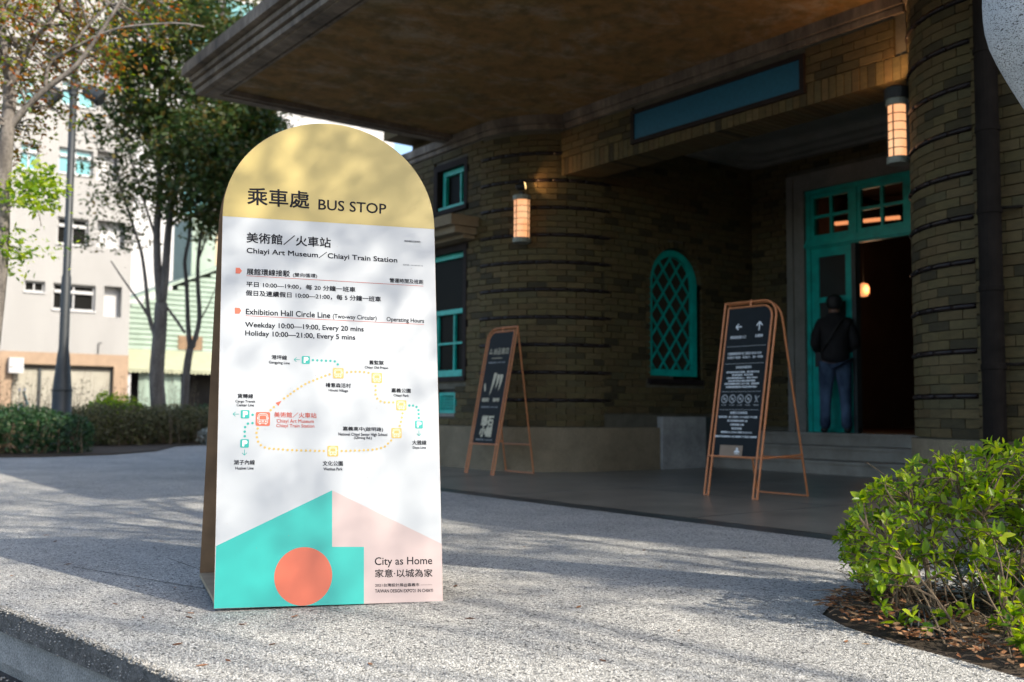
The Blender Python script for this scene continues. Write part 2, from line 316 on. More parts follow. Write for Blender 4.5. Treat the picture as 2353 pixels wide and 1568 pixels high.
TEXTS = [('乘車處', [0.0823, 1.5408], [0.3218, 1.5406], [0.0807, 1.6138], 'k', 0.022), ('BUS STOP', [0.3585, 1.5396], [0.6326, 1.539], [0.3592, 1.5836], 'k', 0.008), ('美術館／火車站', [0.0826, 1.382], [0.4083, 1.3793], [0.0816, 1.4242], 'k', 0.012), ('Chiayi Art Museum／Chiayi Train Station', [0.0837, 1.3329], [0.6761, 1.3253], [0.083, 1.3649], 'k', 0.012), ('展館環線(往美術館)', [0.7065, 1.4217], [0.7737, 1.4211], [0.7066, 1.4312], 'k', 0.0), ('案外代碼：1415 1600 2797 164', [0.7, 1.3214], [0.7819, 1.3206], [0.7, 1.3271], 'k', 0.0), ('展館環線接駁', [0.0855, 1.2505], [0.249, 1.2499], [0.085, 1.2762], 'k', 0.012), ('(雙向循環)', [0.2612, 1.2485], [0.3549, 1.2482], [0.2609, 1.2675], 'k', 0.006), ('營運時間及班距', [0.6443, 1.2462], [0.7824, 1.2447], [0.6445, 1.2647], 'k', 0.01), ('平日 10:00—19:00，每 20 分鐘一班車', [0.0853, 1.2012], [0.5062, 1.1979], [0.0848, 1.2228], 'k', 0.012), ('假日及連續假日 10:00—21:00，每 5 分鐘一班車', [0.0847, 1.1649], [0.6081, 1.1619], [0.0842, 1.1874], 'k', 0.012), ('Exhibition Hall Circle Line', [0.0864, 1.0908], [0.407, 1.0874], [0.0859, 1.113], 'k', 0.012), ('(Two-way Circular)', [0.4172, 1.082], [0.59, 1.0805], [0.4171, 1.1053], 'k', 0.008), ('Operating Hours', [0.63, 1.0782], [0.7815, 1.0762], [0.6302, 1.1008], 'k', 0.01), ('Weekday 10:00—19:00, Every 20 mins', [0.0853, 1.0345], [0.5382, 1.0312], [0.0847, 1.0602], 'k', 0.012), ('Holiday 10:00—21:00, Every 5 mins', [0.0861, 1.0007], [0.5049, 0.9964], [0.0855, 1.0263], 'k', 0.012), ('港坪線', [0.185, 0.9158], [0.2428, 0.9142], [0.1847, 0.9331], 'k', 0.012), ('Gangping Line', [0.1756, 0.8962], [0.2533, 0.894], [0.1754, 0.9094], 'k', 0.012), ('舊監獄', [0.5594, 0.9045], [0.6158, 0.9038], [0.5596, 0.9212], 'k', 0.012), ('Chiayi Old Prison', [0.5415, 0.8848], [0.6341, 0.8837], [0.5416, 0.8978], 'k', 0.012), ('檜意森活村', [0.3905, 0.8101], [0.4867, 0.8087], [0.3904, 0.828], 'k', 0.012), ('Hinoki Village', [0.402, 0.7909], [0.4761, 0.7895], [0.4019, 0.8036], 'k', 0.012), ('嘉義公園', [0.6459, 0.7938], [0.7222, 0.7929], [0.6461, 0.8109], 'k', 0.012), ('Chiayi Park', [0.6539, 0.7747], [0.7147, 0.7735], [0.654, 0.7877], 'k', 0.012), ('貨轉線', [0.0632, 0.7626], [0.1199, 0.7619], [0.0628, 0.7799], 'k', 0.012), ('Cargo Transit', [0.0557, 0.7432], [0.1283, 0.7431], [0.0554, 0.7556], 'k', 0.012), ('Center Line', [0.0607, 0.7314], [0.1233, 0.7312], [0.0604, 0.7418], 'k', 0.012), ('美術館／火車站', [0.1983, 0.6908], [0.3562, 0.6887], [0.1979, 0.7112], 'r', 0.01), ('Chiayi Art Museum', [0.2087, 0.6661], [0.3461, 0.6656], [0.2084, 0.684], 'r', 0.008), ('Chiayi Train Station', [0.207, 0.6493], [0.3482, 0.6482], [0.2068, 0.6656], 'r', 0.008), ('嘉義高中(啟明路)', [0.4562, 0.6392], [0.6111, 0.6364], [0.4562, 0.6573], 'k', 0.012), ('National Chiayi Senior High School', [0.4394, 0.6191], [0.6271, 0.6172], [0.4394, 0.6336], 'k', 0.012), ('(Qiming Rd.)', [0.4987, 0.6073], [0.5671, 0.6059], [0.4987, 0.6193], 'k', 0.012), ('湖子內線', [0.0559, 0.5121], [0.1312, 0.5117], [0.0555, 0.5298], 'k', 0.012), ('Huzinei Line', [0.0619, 0.4943], [0.1269, 0.494], [0.0616, 0.5044], 'k', 0.012), ('文化公園', [0.3806, 0.5067], [0.4562, 0.5058], [0.3805, 0.5249], 'k', 0.012), ('Wenhua Park', [0.3836, 0.489], [0.4547, 0.4886], [0.3835, 0.4998], 'k', 0.012), ('大雅線', [0.7249, 0.5865], [0.7815, 0.5865], [0.7253, 0.6043], 'k', 0.012), ('Daya Line', [0.7272, 0.5687], [0.7791, 0.5687], [0.7274, 0.5804], 'k', 0.012), ('City as Home', [0.5752, 0.124], [0.7943, 0.1208], [0.5755, 0.1613], 'k', 0.004), ('家意·以城為家', [0.576, 0.0878], [0.7945, 0.0821], [0.5762, 0.1175], 'k', 0.008), ('2021台灣設計展@嘉義市', [0.5757, 0.0518], [0.7431, 0.0479], [0.5758, 0.0656], 'k', 0.006), ("TAIWAN DESIGN EXPO'21 IN CHIAYI", [0.5755, 0.0326], [0.7948, 0.0265], [0.5756, 0.0449], 'k', 0.01)]
GOLD_DOTS = [[0.4052, 0.8611], [0.3893, 0.8556], [0.374, 0.8491], [0.3582, 0.8422], [0.343, 0.8352], [0.3278, 0.8288], [0.3132, 0.8214], [0.2986, 0.812], [0.2845, 0.8021], [0.2715, 0.7923], [0.258, 0.782], [0.2475, 0.7738], [0.2341, 0.7636], [0.1967, 0.7301], [0.1849, 0.718], [0.4722, 0.8703], [0.4888, 0.8727], [0.5055, 0.8736], [0.5222, 0.8739], [0.5394, 0.8733], [0.5562, 0.8705], [0.5833, 0.8186], [0.5837, 0.8016], [0.5835, 0.7845], [0.5895, 0.7681], [0.6026, 0.7575], [0.6189, 0.7536], [0.6357, 0.7538], [0.6526, 0.754], [0.6889, 0.7106], [0.6856, 0.6941], [0.6818, 0.6772], [0.677, 0.6612], [0.6426, 0.6036], [0.6304, 0.5919], [0.6181, 0.5803], [0.603, 0.5743], [0.5863, 0.5702], [0.5698, 0.5677], [0.5528, 0.5667], [0.5363, 0.5657], [0.5194, 0.5647], [0.5021, 0.5643], [0.4852, 0.5638], [0.4685, 0.5628], [0.4517, 0.5628], [0.3842, 0.5628], [0.3677, 0.5633], [0.3512, 0.5634], [0.3338, 0.5643], [0.3174, 0.5644], [0.3, 0.5649], [0.2832, 0.5654], [0.2669, 0.5664], [0.2497, 0.5668], [0.2325, 0.5683], [0.2159, 0.5698], [0.1992, 0.5708], [0.1827, 0.5722], [0.1661, 0.5761], [0.1513, 0.5849], [0.1411, 0.5981], [0.1366, 0.6146], [0.1348, 0.6313], [0.1387, 0.648]]
TEAL_DOTS = [[0.3409, 0.9162], [0.3578, 0.9156], [0.3742, 0.9155], [0.3911, 0.9149], [0.4081, 0.9148], [0.4251, 0.9132], [0.4366, 0.9015], [0.7162, 0.7424], [0.7312, 0.7421], [0.7451, 0.7371], [0.7527, 0.7242], [0.7529, 0.7087], [0.7531, 0.6932], [0.1193, 0.6995], [0.1195, 0.668], [0.103, 0.6659], [0.093, 0.6526], [0.092, 0.6355], [0.0924, 0.6184]]
BUSES = [([0.4386, 0.8664], 0.0413, 'g'), ([0.5887, 0.8509], 0.0413, 'g'), ([0.6843, 0.7425], 0.0408, 'g'), ([0.6638, 0.6326], 0.0403, 'g'), ([0.4184, 0.5623], 0.0413, 'g'), ([0.157, 0.684], 0.0526, 'r')]
PARKS = [([0.314, 0.916], 0.031), ([0.7531, 0.6669], 0.031), ([0.0919, 0.7012], 0.0314), ([0.0925, 0.5912], 0.0314)]
ARROWS = [([0.2912, 0.9165], [0.2691, 0.9169]), ([0.7527, 0.6438], [0.7528, 0.6217]), ([0.0698, 0.7015], [0.0478, 0.7017]), ([0.0926, 0.5684], [0.0931, 0.5466])]
TRI = [[0.2022, 0.7461], [0.2251, 0.7549], [0.2134, 0.7343]]
PENT = [[[0.0435, 1.2765], [0.0585, 1.2768], [0.0674, 1.2644], [0.0591, 1.2526], [0.0436, 1.2533]], [[0.0445, 1.1155], [0.0618, 1.1151], [0.0683, 1.104], [0.0619, 1.0919], [0.0451, 1.0917]]]
RULES = [([0.0843, 1.246], [0.7817, 1.2369], 'r'), ([0.0851, 1.085], [0.7815, 1.0751], 'r'), ([0.7484, 0.0542], [0.7928, 0.0531], 'k')]
SIGN_O = [-3.541, 1.333, 0.012]
SIGN_E = [0.34757, 0.93765, -0.00343]
SIGN_U = [-0.16813, 0.06592, 0.98356]
SIGN_N = [0.92246, -0.34128, 0.18056]
SIGN_C = [[-0.0, 0.0], [0.8336, -0.0139], [-0.0116, 1.4858], [0.8339, 1.4869]]
DIAG = [[0.001, 0.2188], [0.4161, 0.414], [0.8339, 0.2046], [0.4166, 0.2044], [0.5349, 0.2012], [0.5338, -0.0045]]
TREE_A = {'trunk': [[-11.262, 1.752, 0.1], [-11.15, 1.801, 0.965], [-11.053, 1.84, 1.743], [-10.987, 1.861, 2.313], [-10.952, 1.841, 2.892], [-10.909, 1.854, 3.276], [-10.863, 1.864, 3.722], [-10.853, 1.849, 3.963]], 'stemL': [[-10.853, 1.849, 3.963], [-10.866, 1.802, 4.205], [-10.869, 1.775, 4.412], [-10.852, 1.765, 4.688], [-10.847, 1.732, 5.025]], 'stemR': [[-10.848, 1.862, 3.903], [-10.767, 1.939, 4.18], [-10.678, 2.033, 4.384], [-10.59, 2.134, 4.528], [-10.522, 2.205, 4.692], [-10.437, 2.279, 5.03]], 'limb': [[-10.976, 1.78, 3.146], [-10.868, 1.88, 3.514], [-10.765, 1.996, 3.701], [-10.642, 2.14, 3.884], [-10.441, 2.382, 4.111], [-10.28, 2.557, 4.454], [-10.154, 2.692, 4.736], [-10.076, 2.767, 4.991]], 'limb2': [[-10.642, 2.14, 3.884], [-10.621, 2.145, 4.078], [-10.588, 2.178, 4.174], [-10.465, 2.329, 4.287], [-10.255, 2.591, 4.454], [-10.127, 2.755, 4.512], [-9.821, 3.158, 4.554], [-9.66, 3.379, 4.513]], 'limb3': [[-10.465, 2.329, 4.287], [-10.36, 2.443, 4.513], [-10.22, 2.606, 4.731], [-10.079, 2.769, 4.948]], 'low': [[-10.967, 1.854, 2.607], [-10.893, 1.938, 2.737], [-10.806, 2.034, 2.911], [-10.75, 2.129, 2.739], [-10.735, 2.174, 2.523]], 'low2': [[-10.984, 1.876, 2.218], [-10.913, 1.957, 2.349], [-10.868, 2.032, 2.22]]}
TREE_B = {'trunk': [[-21.255, 6.784, 0.263], [-21.273, 6.703, 0.743], [-21.265, 6.634, 1.432], [-21.179, 6.652, 2.267], [-21.123, 6.65, 2.929]], 'a': [[-21.129, 6.656, 2.802], [-21.128, 6.593, 3.346], [-21.135, 6.55, 3.645], [-21.103, 6.495, 4.479], [-21.014, 6.513, 5.341], [-21.0, 6.426, 6.248], [-20.885, 6.442, 7.427], [-20.939, 6.221, 8.696], [-20.872, 6.184, 9.784]], 'b': [[-21.124, 6.651, 2.893], [-21.063, 6.681, 3.347], [-21.031, 6.688, 3.646], [-20.955, 6.692, 4.481], [-20.84, 6.745, 5.344], [-20.63, 6.92, 6.252], [-20.36, 7.164, 7.253], [-20.141, 7.33, 8.343], [-19.971, 7.419, 9.523]], 'c': [[-21.219, 6.604, 2.212], [-21.256, 6.539, 2.348], [-21.295, 6.452, 2.646], [-21.296, 6.366, 3.371], [-21.314, 6.272, 3.978], [-21.378, 6.134, 4.422], [-21.499, 5.877, 5.245], [-21.559, 5.711, 5.969]], 'd': [[-21.301, 6.445, 2.646], [-21.361, 6.341, 2.845], [-21.433, 6.222, 3.034], [-21.591, 5.962, 3.449], [-21.71, 5.764, 3.792]], 'e': [[-20.861, 7.072, 2.307], [-20.956, 6.914, 2.578], [-21.052, 6.757, 2.821], [-21.12, 6.647, 2.984]], 'f': [[-21.108, 6.525, 4.162], [-21.236, 6.249, 5.067], [-21.393, 5.902, 6.243], [-21.45, 5.708, 7.239]], 'g': [[-20.955, 6.692, 4.481], [-20.641, 7.054, 4.983], [-20.186, 7.619, 5.352], [-19.945, 7.888, 5.808]]}
TREE_C = {'trunk': [[-22.99, 7.811, 0.273], [-22.946, 7.81, 0.78], [-22.864, 7.816, 1.664], [-22.794, 7.858, 2.112]], 'a': [[-22.796, 7.861, 2.062], [-22.796, 7.82, 2.409], [-22.792, 7.789, 2.717], [-22.763, 7.722, 3.631], [-22.775, 7.652, 4.087], [-22.668, 7.728, 4.664], [-22.591, 7.711, 5.687], [-22.451, 7.783, 6.682], [-22.409, 7.677, 8.072]], 'b': [[-22.796, 7.861, 2.062], [-22.741, 7.918, 2.202], [-22.624, 8.011, 2.749], [-22.614, 7.921, 3.633], [-22.581, 7.904, 4.149], [-22.498, 7.935, 4.845], [-22.288, 8.105, 5.79], [-22.003, 8.381, 6.687], [-21.783, 8.582, 7.484]], 'c': [[-22.584, 7.907, 4.099], [-22.474, 8.007, 4.498], [-22.353, 8.098, 5.095], [-22.233, 8.189, 5.692]], 'd': [[-22.624, 8.011, 2.749], [-22.486, 8.153, 3.108], [-22.341, 8.289, 3.606]]}
# ------------------------------------------------------------------ ground
kerb = [(-60, -9.5), (-30, -4.2), (-16, -1.55), (-9, -.17), (-6, .42), (-5, .585), (-4.07, .737), (-3.6, .815), (-3.19, .88), (-2.68, .943), (-1.8, 1.03), (0, 1.15), (4, 1.3), (14, 1.45)]
BED_FRONT = [(-2.34, 3.238), (-2.27, 3.10), (-2.10, 2.99), (-1.968, 2.941), (-1.783, 2.89), (-1.63, 2.865), (-1.406, 2.81), (-1.0, 2.70), (0, 2.5), (3, 2.2), (8, 2.1)]
BED_BACK = [(8, 4.7), (1, 4.7), (-.6, 4.65), (-1.5, 4.4), (-2.1, 4.05), (-2.45, 3.7), (-2.44, 3.42)]
ob = MB(); S = 500
ob.poly([(-S, -S, -.24), (S, -S, -.24), (S, S, -.24), (-S, S, -.24)]).build('road', 'asphalt', kind='structure')
# pavement slab: top sheet with planting bed cut out (fan of simple polygons), side face is the kerb
pv = MB()
def strip(pa, pb, z):   # two polylines with the same count
    for i in range(len(pa)-1): pv.poly([(*pa[i], z), (*pa[i+1], z), (*pb[i+1], z), (*pb[i], z)])
near = [(x, y+.03) for x, y in kerb]
pv.poly([(x, y, 0) for x, y in near[:6]] + [(-5, 40, 0), (-27, 40, 0), (-27, 12, 0), (-60, 12, 0)])
# from x=-5 rightwards: front region up to the bed's front edge, and the strip behind the bed
bx = [p for p in BED_FRONT]
def ykerb(x):
    for (a, b), (c, d) in zip(near, near[1:]):
        if a <= x <= c: return b+(d-b)*(x-a)/(c-a)
    return near[-1][1]
pv.poly([(x, y, 0) for x, y in near[5:10]] + [(-2.27, ykerb(-2.27), 0), (-2.27, 3.10, 0), (-2.34, 3.238, 0), (-2.44, 3.42, 0), (-2.45, 3.7, 0), (-2.45, 40, 0), (-5, 40, 0)])
for i in range(1, len(bx)-1):
    a, b = bx[i], bx[i+1]; pv.poly([(a[0], ykerb(a[0]), 0), (b[0], ykerb(b[0]), 0), (*b, 0), (*a, 0)])
bb = BED_BACK[::-1][1:]
for i in range(len(bb)-1):
    a, b = bb[i], bb[i+1]; pv.poly([(*a, 0), (*b, 0), (b[0], 40, 0), (a[0], 40, 0)])
pv.build('pavement', 'pebble', kind='structure')
# kerb: rounded lip of pebbled slab, rough dark band, concrete course below, set back
kb = MB()
def offs(dy): return [(x, y+dy) for x, y in kerb]
prof = [(.03, 0, 0), (.012, -.004, 0), (.002, -.014, 0), (0, -.03, 1), (0, -.085, 1), (.022, -.088, 1), (.022, -.092, 2), (.018, -.20, 2), (.03, -.245, 2)]
for (d0, z0, m0), (d1, z1, m1) in zip(prof, prof[1:]):
    for a, b in zip(kerb, kerb[1:]):
        n_ = max(1, int(abs(b[0]-a[0])/.5)) if a[0] > -9 else 1
        for q in range(n_):
            t0, t1 = q/n_, (q+1)/n_; ax, ay = a[0]+(b[0]-a[0])*t0, a[1]+(b[1]-a[1])*t0; cx, cy = a[0]+(b[0]-a[0])*t1, a[1]+(b[1]-a[1])*t1
            kb.poly([(ax, ay+d1, z1), (cx, cy+d1, z1), (cx, cy+d0, z0), (ax, ay+d0, z0)], m1)
kb.build('kerb', ['pebble', 'kerbdark', 'kerbcon'], kind='structure')
# loose grit and broken pebbles along the kerb's rim and foot
V = []; F = []
oc = np.array([(1, 0, 0), (0, 1, 0), (-1, 0, 0), (0, -1, 0), (0, 0, 1), (0, 0, -1)], float); of = np.array([(0, 1, 4), (1, 2, 4), (2, 3, 4), (3, 0, 4), (1, 0, 5), (2, 1, 5), (3, 2, 5), (0, 3, 5)])
def stones(n, fpos, s0, s1, name, mat):
    Vs = []; Fs = []
    for i in range(n):
        p = np.array(fpos()); s = random.uniform(s0, s1)*np.array([random.uniform(.7, 1.4), random.uniform(.6, 1.1), random.uniform(.4, .8)])
        a = random.uniform(0, 6.28); rot = np.array([[math.cos(a), -math.sin(a), 0], [math.sin(a), math.cos(a), 0], [0, 0, 1]])
        Vs.append(((oc*(1+rng.uniform(-.25, .25, (6, 3))))*s)@rot.T+p); Fs.append(of+6*i)
    return npmesh(name, np.concatenate(Vs), np.concatenate(Fs), mat, kind='stuff')
def yk0(x):
    for (a, b), (c, d) in zip(kerb, kerb[1:]):
        if a <= x <= c: return b+(d-b)*(x-a)/(c-a)
def rim():
    x = random.uniform(-5.4, -2.2); k = random.random(); return (x, yk0(x)+(random.gauss(.006, .007) if k < .6 else random.uniform(-.001, .012)), random.uniform(-.012, .001) if k < .6 else random.uniform(-.085, -.01))
stones(5200, rim, .003, .0065, 'kerb_pebbles', mat_stone('rim_pebbles', (.10, .10, .095), (.50, .49, .46), 60, .9, True, .2))
def gut():
    x = random.uniform(-5.2, -2.6); return (x, yk0(x)-abs(random.gauss(0, .12))-.0, -.237)
stones(900, gut, .002, .008, 'gutter_grit', 'kerbcon')
# expansion joints cut in the paving
jt = MB()
for a, b in (((-4.95, 1.62), (-4.1, 1.63)), ((-4.9, 1.18), (-3.55, 1.62)), ((-13, -.8), (-11.5, 5)), ((-8.2, .12), (-7.2, 5))):
    a, b = Vector((*a, .0015)), Vector((*b, .0015)); n_ = (b-a).cross(Vector((0, 0, 1))).normalized()*.003
    jt.poly([a-n_, b-n_, b+n_, a+n_])
tag(jt.build('expansion_joint', 'kerbdark'), kind='structure')
# terrace of polished stone
MB().poly([(-12.8, 5.12, .006), (6, 5.12, .006), (6, 10.4, .006), (-12.8, 10.4, .006)]).build('terrace', 'terrace', kind='structure')
MB().poly([(-12.8, 4.94, .004), (6, 4.94, .004), (6, 5.118, .004), (-12.8, 5.118, .004)]).build('terrace_border', 'darkstrip', kind='structure')
MB().poly([(-2.5, 2.6, -.004), (8.2, 1.9, -.004), (8.2, 5, -.004), (-2.5, 4.9, -.004)]).build('bed_subsoil', 'soil', kind='structure')
tj = MB()
for x in (-11.4, -9.2, -7.0, -4.8, -2.6): tj.box(x-.003, x+.003, 5.13, 10.0, .0062, .0075)
for y in (6.7, 8.4): tj.box(-12.7, 5.9, y-.003, y+.003, .0062, .0076)
tag(tj.build('terrace_joint', 'darkstrip'), kind='structure')
# soil of the planting bed, slightly mounded, as a grid
V = []; F = []
nx, ny = 90, 30
def bed_y(x, tab):
    for (a, b), (c, d) in zip(tab, tab[1:]):
        if a <= x <= c: return b+(d-b)*(x-a)/(c-a)
    return tab[-1][1]
bbk = sorted([p for p in BED_BACK if p[0] >= -2.45] ); bfr = sorted([(-2.45, 3.55)]+BED_FRONT)
for i in range(nx+1):
    x = -2.45+(i/nx)**1.6*7.0; y0 = bed_y(x, bfr); y1 = max(y0+.001, bed_y(x, sorted([(-2.45, 3.56), (-2.40, 3.8), (-2.1, 4.05), (-1.5, 4.4), (-.6, 4.65), (1, 4.7), (8, 4.7)])))
    for j in range(ny+1):
        t_ = j/ny; y = y0+(y1-y0)*t_; e = min(1, min(t_, 1-t_)*6)*min(1, i/8)
        V.append((x, y, -.012+e*(.035+.012*math.sin(x*9+y*5)+.010*math.sin(x*23-y*17)+random.uniform(-.006, .008))))
for i in range(nx):
    for j in range(ny):
        a = i*(ny+1)+j; F.append((a, a+ny+1, a+ny+2, a+1))
npmesh('planting_bed', V, F, 'soil', kind='structure')
# far planting bed soil, kerbside lawn edge
MB().prism([(-60, -9.3, .003), (-16.15, 2.5, .003), (-15.9, 3.4, .003), (-16.2, 4.4, .003), (-17.2, 5.4, .003), (-19.2, 6.4, .003), (-20.2, 7.6, .003), (-20.8, 9.5, .003), (-21.2, 14, .003), (-27, 14, .003), (-27, 12, .003), (-60, 12, .003)], (0, 0, .02)).build('hedge_bed', 'soil', kind='structure')

# ------------------------------------------------------------------ the brick station building
MAT['warmglass'] = mat_glass('warm_dark_glass', (.06, .04, .028), .2, .2)
MAT['surround'] = plain('dark_brown_tile', (.022, .016, .015), .7, 0, .3, 8, .3, 40, spec=.15)
FY = 7.15; XS = -9.13; XR = -4.73; CR = 1.07; CRP = .89; CL = (-10.2, 8.22); CP = (-3.84, 8.04); ZT = 4.3; BY = 11.0
bld = thing('brick_building', 'dark brown brick building with rounded corners, deep entrance porch and flat concrete canopy', 'building', (-7.0, 9.0, 0))
BR_ALL = []       # (priority, kind, params)
PITCH_Z = .3324; RING0 = .857
def rows_flat(z0, z1):
    z = RING0-PITCH_Z+.02; out = []; k = 0
    while z < z1-.02:
        a, b = max(z, z0), min(z+.0745, z1)
        if b-a > .03: out.append((a, b, k))
        z += PITCH_Z/4; k += 1
    return out
def flat_bricks(o, ex, nrm, s0, s1, z0, z1, openings=(), prio=False, depth=.02):
    o = Vector(o); ex = Vector(ex); nrm = Vector(nrm)
    for za, zb, k in rows_flat(z0, z1):
        iv = [(s0, s1)]
        for op in openings:
            r = op(za, zb)
            if r:
                a, b = r; nv = []
                for p, q in iv:
                    if b <= p or a >= q: nv.append((p, q)); continue
                    if a-p > .02: nv.append((p, a))
                    if q-b > .02: nv.append((b, q))
                iv = nv
        for p, q in iv:
            x = s0+(-.1175 if k % 2 else 0)+(.05 if (k//2) % 3 == 1 else 0)-.235
            while x < q:
                a, b = max(x, p), min(x+.227, q); x += .235
                if b-a < .03: continue
                d = depth+random.uniform(-.003, .003)
                BR_ALL.append((prio, 'f', (o+ex*((a+b)/2)+Vector((0, 0, (za+zb)/2)), ex, nrm, b-a, zb-za, d)))
def curve_bricks(c, r, a0, a1, z0, z1, prio=False):
    z = RING0+.022; rows = []; k = 0
    base = RING0-PITCH_Z
    for cyc in range(-1, 12):
        zb = RING0+cyc*PITCH_Z+.022
        for q in range(4):
            za = zb+q*.0728; 
            if za > z0-.03 and za+.065 < z1+.01: rows.append((max(za, z0), za+.0655, cyc*4+q))
    da = .227/r; st = .235/r
    for za, zb, k in rows:
        x = a0-(st/2 if k % 2 else 0)
        while x < a1-.01:
            a, b = max(x, a0), min(x+da, a1); x += st
            if b-a < .03: continue
            BR_ALL.append((prio, 'c', (c, r+random.uniform(-.003, .003), a, b, za, zb)))
rect = lambda sa, sb, z0, z1: (lambda za, zb: (sa, sb) if (zb > z0+.01 and za < z1-.01) else None)
# left facade: s measured from x=-12.75
LW = -12.75
op_up = rect(-11.30-LW, -10.50-LW, 3.30, 3.98); op_lo = rect(-11.9-LW, -10.50-LW, 1.10, 2.86); op_gr = rect(-11.2-LW, -10.74-LW, .66, 1.0)
flat_bricks((LW, FY, 0), (1, 0, 0), (0, -1, 0), 0, -10.2-LW, .53, 4.14, (op_up, op_lo, op_gr))
curve_bricks(CL, CR, R(270), R(360), .53, 4.14)
# side wall of the porch, arched window
AY, AW, AZ0, ASP = 9.475, .475, 1.15, 2.38
def op_arch(za, zb):
    zc = (za+zb)/2
    if zc < AZ0-.07 or zc > ASP+AW+.07: return None
    w = AW+.075 if zc < ASP else math.sqrt(max(0, (AW+.075)**2-(zc-ASP)**2))
    return (AY-w-8.22, AY+w-8.22) if w > .02 else None
flat_bricks((XS, 8.22, 0), (0, 1, 0), (1, 0, 0), 0, BY-8.22, .70, 4.2, (op_arch,))
op_door = rect(-8.53-XS, -5.51-XS, .4, 3.90)
flat_bricks((XS, BY, 0), (1, 0, 0), (0, -1, 0), 0, XR-XS, .53, 4.2, (op_door,))
curve_bricks(CP, CRP, R(180), R(270), .53, 4.3, True)
flat_bricks((CP[0], FY, 0), (1, 0, 0), (0, -1, 0), 0, 1.6, .53, 4.7, (), True)
flat_bricks((XR, 8.04, 0), (0, 1, 0), (-1, 0, 0), 0, BY-8.04, .53, 4.2)
LY = 7.68
flat_bricks((-9.3, LY, 0), (1, 0, 0), (0, -1, 0), 0, 4.5, 3.785, 4.14, (rect(9.3-8.03, 9.3-5.71, 3.64, 4.10),))
# soldier course: bricks on end, running through under the beam
x = -9.3
while x < -4.5:
    zt = 3.775 if not (-8.04 < x < -5.72) else 3.69
    if True:
        BR_ALL.append((False, 's', ((x+.036, LY, 3.575), .072, zt-3.575, .012+random.uniform(-.003, .003)))); x += .080
# emit bricks: the nearest ones as objects sharing meshes, the rest joined
MESH_BANK = {}
def bank(key, verts, faces, mat):
    if key not in MESH_BANK:
        me = bpy.data.meshes.new(key[0]); me.from_pydata(verts, [], faces); me.materials.append(MAT[mat]); MESH_BANK[key] = me
    return MESH_BANK[key]
BOXF = [(0, 3, 2, 1), (4, 5, 6, 7), (0, 1, 5, 4), (1, 2, 6, 5), (2, 3, 7, 6), (3, 0, 4, 7)]
def in_view(p, m=.03):
    q = Vector(p)-Vector((0, 0, CAM_H)); z = q.dot(fwd)
    if z <= 0: return None
    x = q.dot(rt)/z*2310/2353; y = q.dot(up)/z*2310/2353
    return z if abs(x) < .5+m and abs(y) < .333+m else None
cand = []
for i, (pr, kind, a) in enumerate(BR_ALL):
    if pr:
        c = a[0] if kind == 'f' else (a[0][0]+a[1]*math.cos((a[2]+a[3])/2), a[0][1]+a[1]*math.sin((a[2]+a[3])/2), (a[4]+a[5])/2)
        if kind == 'c' and (a[2]+a[3])/2 < R(196): continue
        z = in_view(c, -.004)
        if z: cand.append((z, i))
cand.sort(); solo = set(i for _, i in cand[:298])
VV = []; FF = []
off = OFF[bld]
for i, (pr, kind, a) in enumerate(BR_ALL):
    if kind == 'f':
        c, ex, nrm, L, H, d = a
        loc = [(-L/2, -d, -H/2), (L/2, -d, -H/2), (L/2, .012, -H/2), (-L/2, .012, -H/2), (-L/2, -d, H/2), (L/2, -d, H/2), (L/2, .012, H/2), (-L/2, .012, H/2)]
        an = math.atan2(ex.y, ex.x)
        if abs(nrm.dot(Vector((math.sin(an), -math.cos(an), 0)))-1) > .01: an += math.pi   # mirror so that -y local is outward
        if i in solo:
            Lr, Hr = round(L, 2), round(H, 3)
            me = bank(('brick', Lr, Hr), [(x*Lr/L, y, z*Hr/H) for x, y, z in loc], BOXF, 'brick')
            o = bpy.data.objects.new('brick', me); link(o, bld); o.location = c-off; o.rotation_euler.z = an
        else:
            ca, sa = math.cos(an), math.sin(an); b = len(VV)
            VV += [(c.x+x*ca-y*sa, c.y+x*sa+y*ca, c.z+z) for x, y, z in loc]; FF += [tuple(b+k for k in f) for f in BOXF]
    elif kind == 'c':
        (cx, cy), r, a0, a1, z0, z1 = a; am = (a0+a1)/2; hw = (a1-a0)/2; loc = []
        for z in (z0, z1):
            for an in (-hw, 0, hw): loc.append(((r+.02)*math.cos(an)-r, (r+.02)*math.sin(an), z-(z0+z1)/2))
            for an in (hw, 0, -hw): loc.append(((r-.012)*math.cos(an)-r, (r-.012)*math.sin(an), z-(z0+z1)/2))
        fc = [(0, 5, 4, 1), (1, 4, 3, 2), (6, 7, 10, 11), (7, 8, 9, 10), (0, 1, 7, 6), (1, 2, 8, 7), (2, 3, 9, 8), (3, 4, 10, 9), (4, 5, 11, 10), (5, 0, 6, 11)]
        C3 = Vector((cx+r*math.cos(am), cy+r*math.sin(am), (z0+z1)/2))
        if i in solo:
            key = ('brick', round(hw, 2), round(z1-z0, 2), 'c')
            me = bank(key, loc, fc, 'brick'); o = bpy.data.objects.new('brick', me); link(o, bld); o.location = C3-off; o.rotation_euler.z = am
        else:
            ca, sa = math.cos(am), math.sin(am); b = len(VV)
            VV += [(C3.x+x*ca-y*sa, C3.y+x*sa+y*ca, C3.z+z) for x, y, z in loc]; FF += [tuple(b+k for k in f) for f in fc]
    else:
        (cx, y, z), w, h, d = a; b = len(VV)
        VV += [(cx-w/2, y-d, z), (cx+w/2, y-d, z), (cx+w/2, y+.44, z), (cx-w/2, y+.44, z), (cx-w/2, y-d, z+h), (cx+w/2, y-d, z+h), (cx+w/2, y+.44, z+h), (cx-w/2, y+.44, z+h)]
        FF += [tuple(b+k for k in f) for f in BOXF]
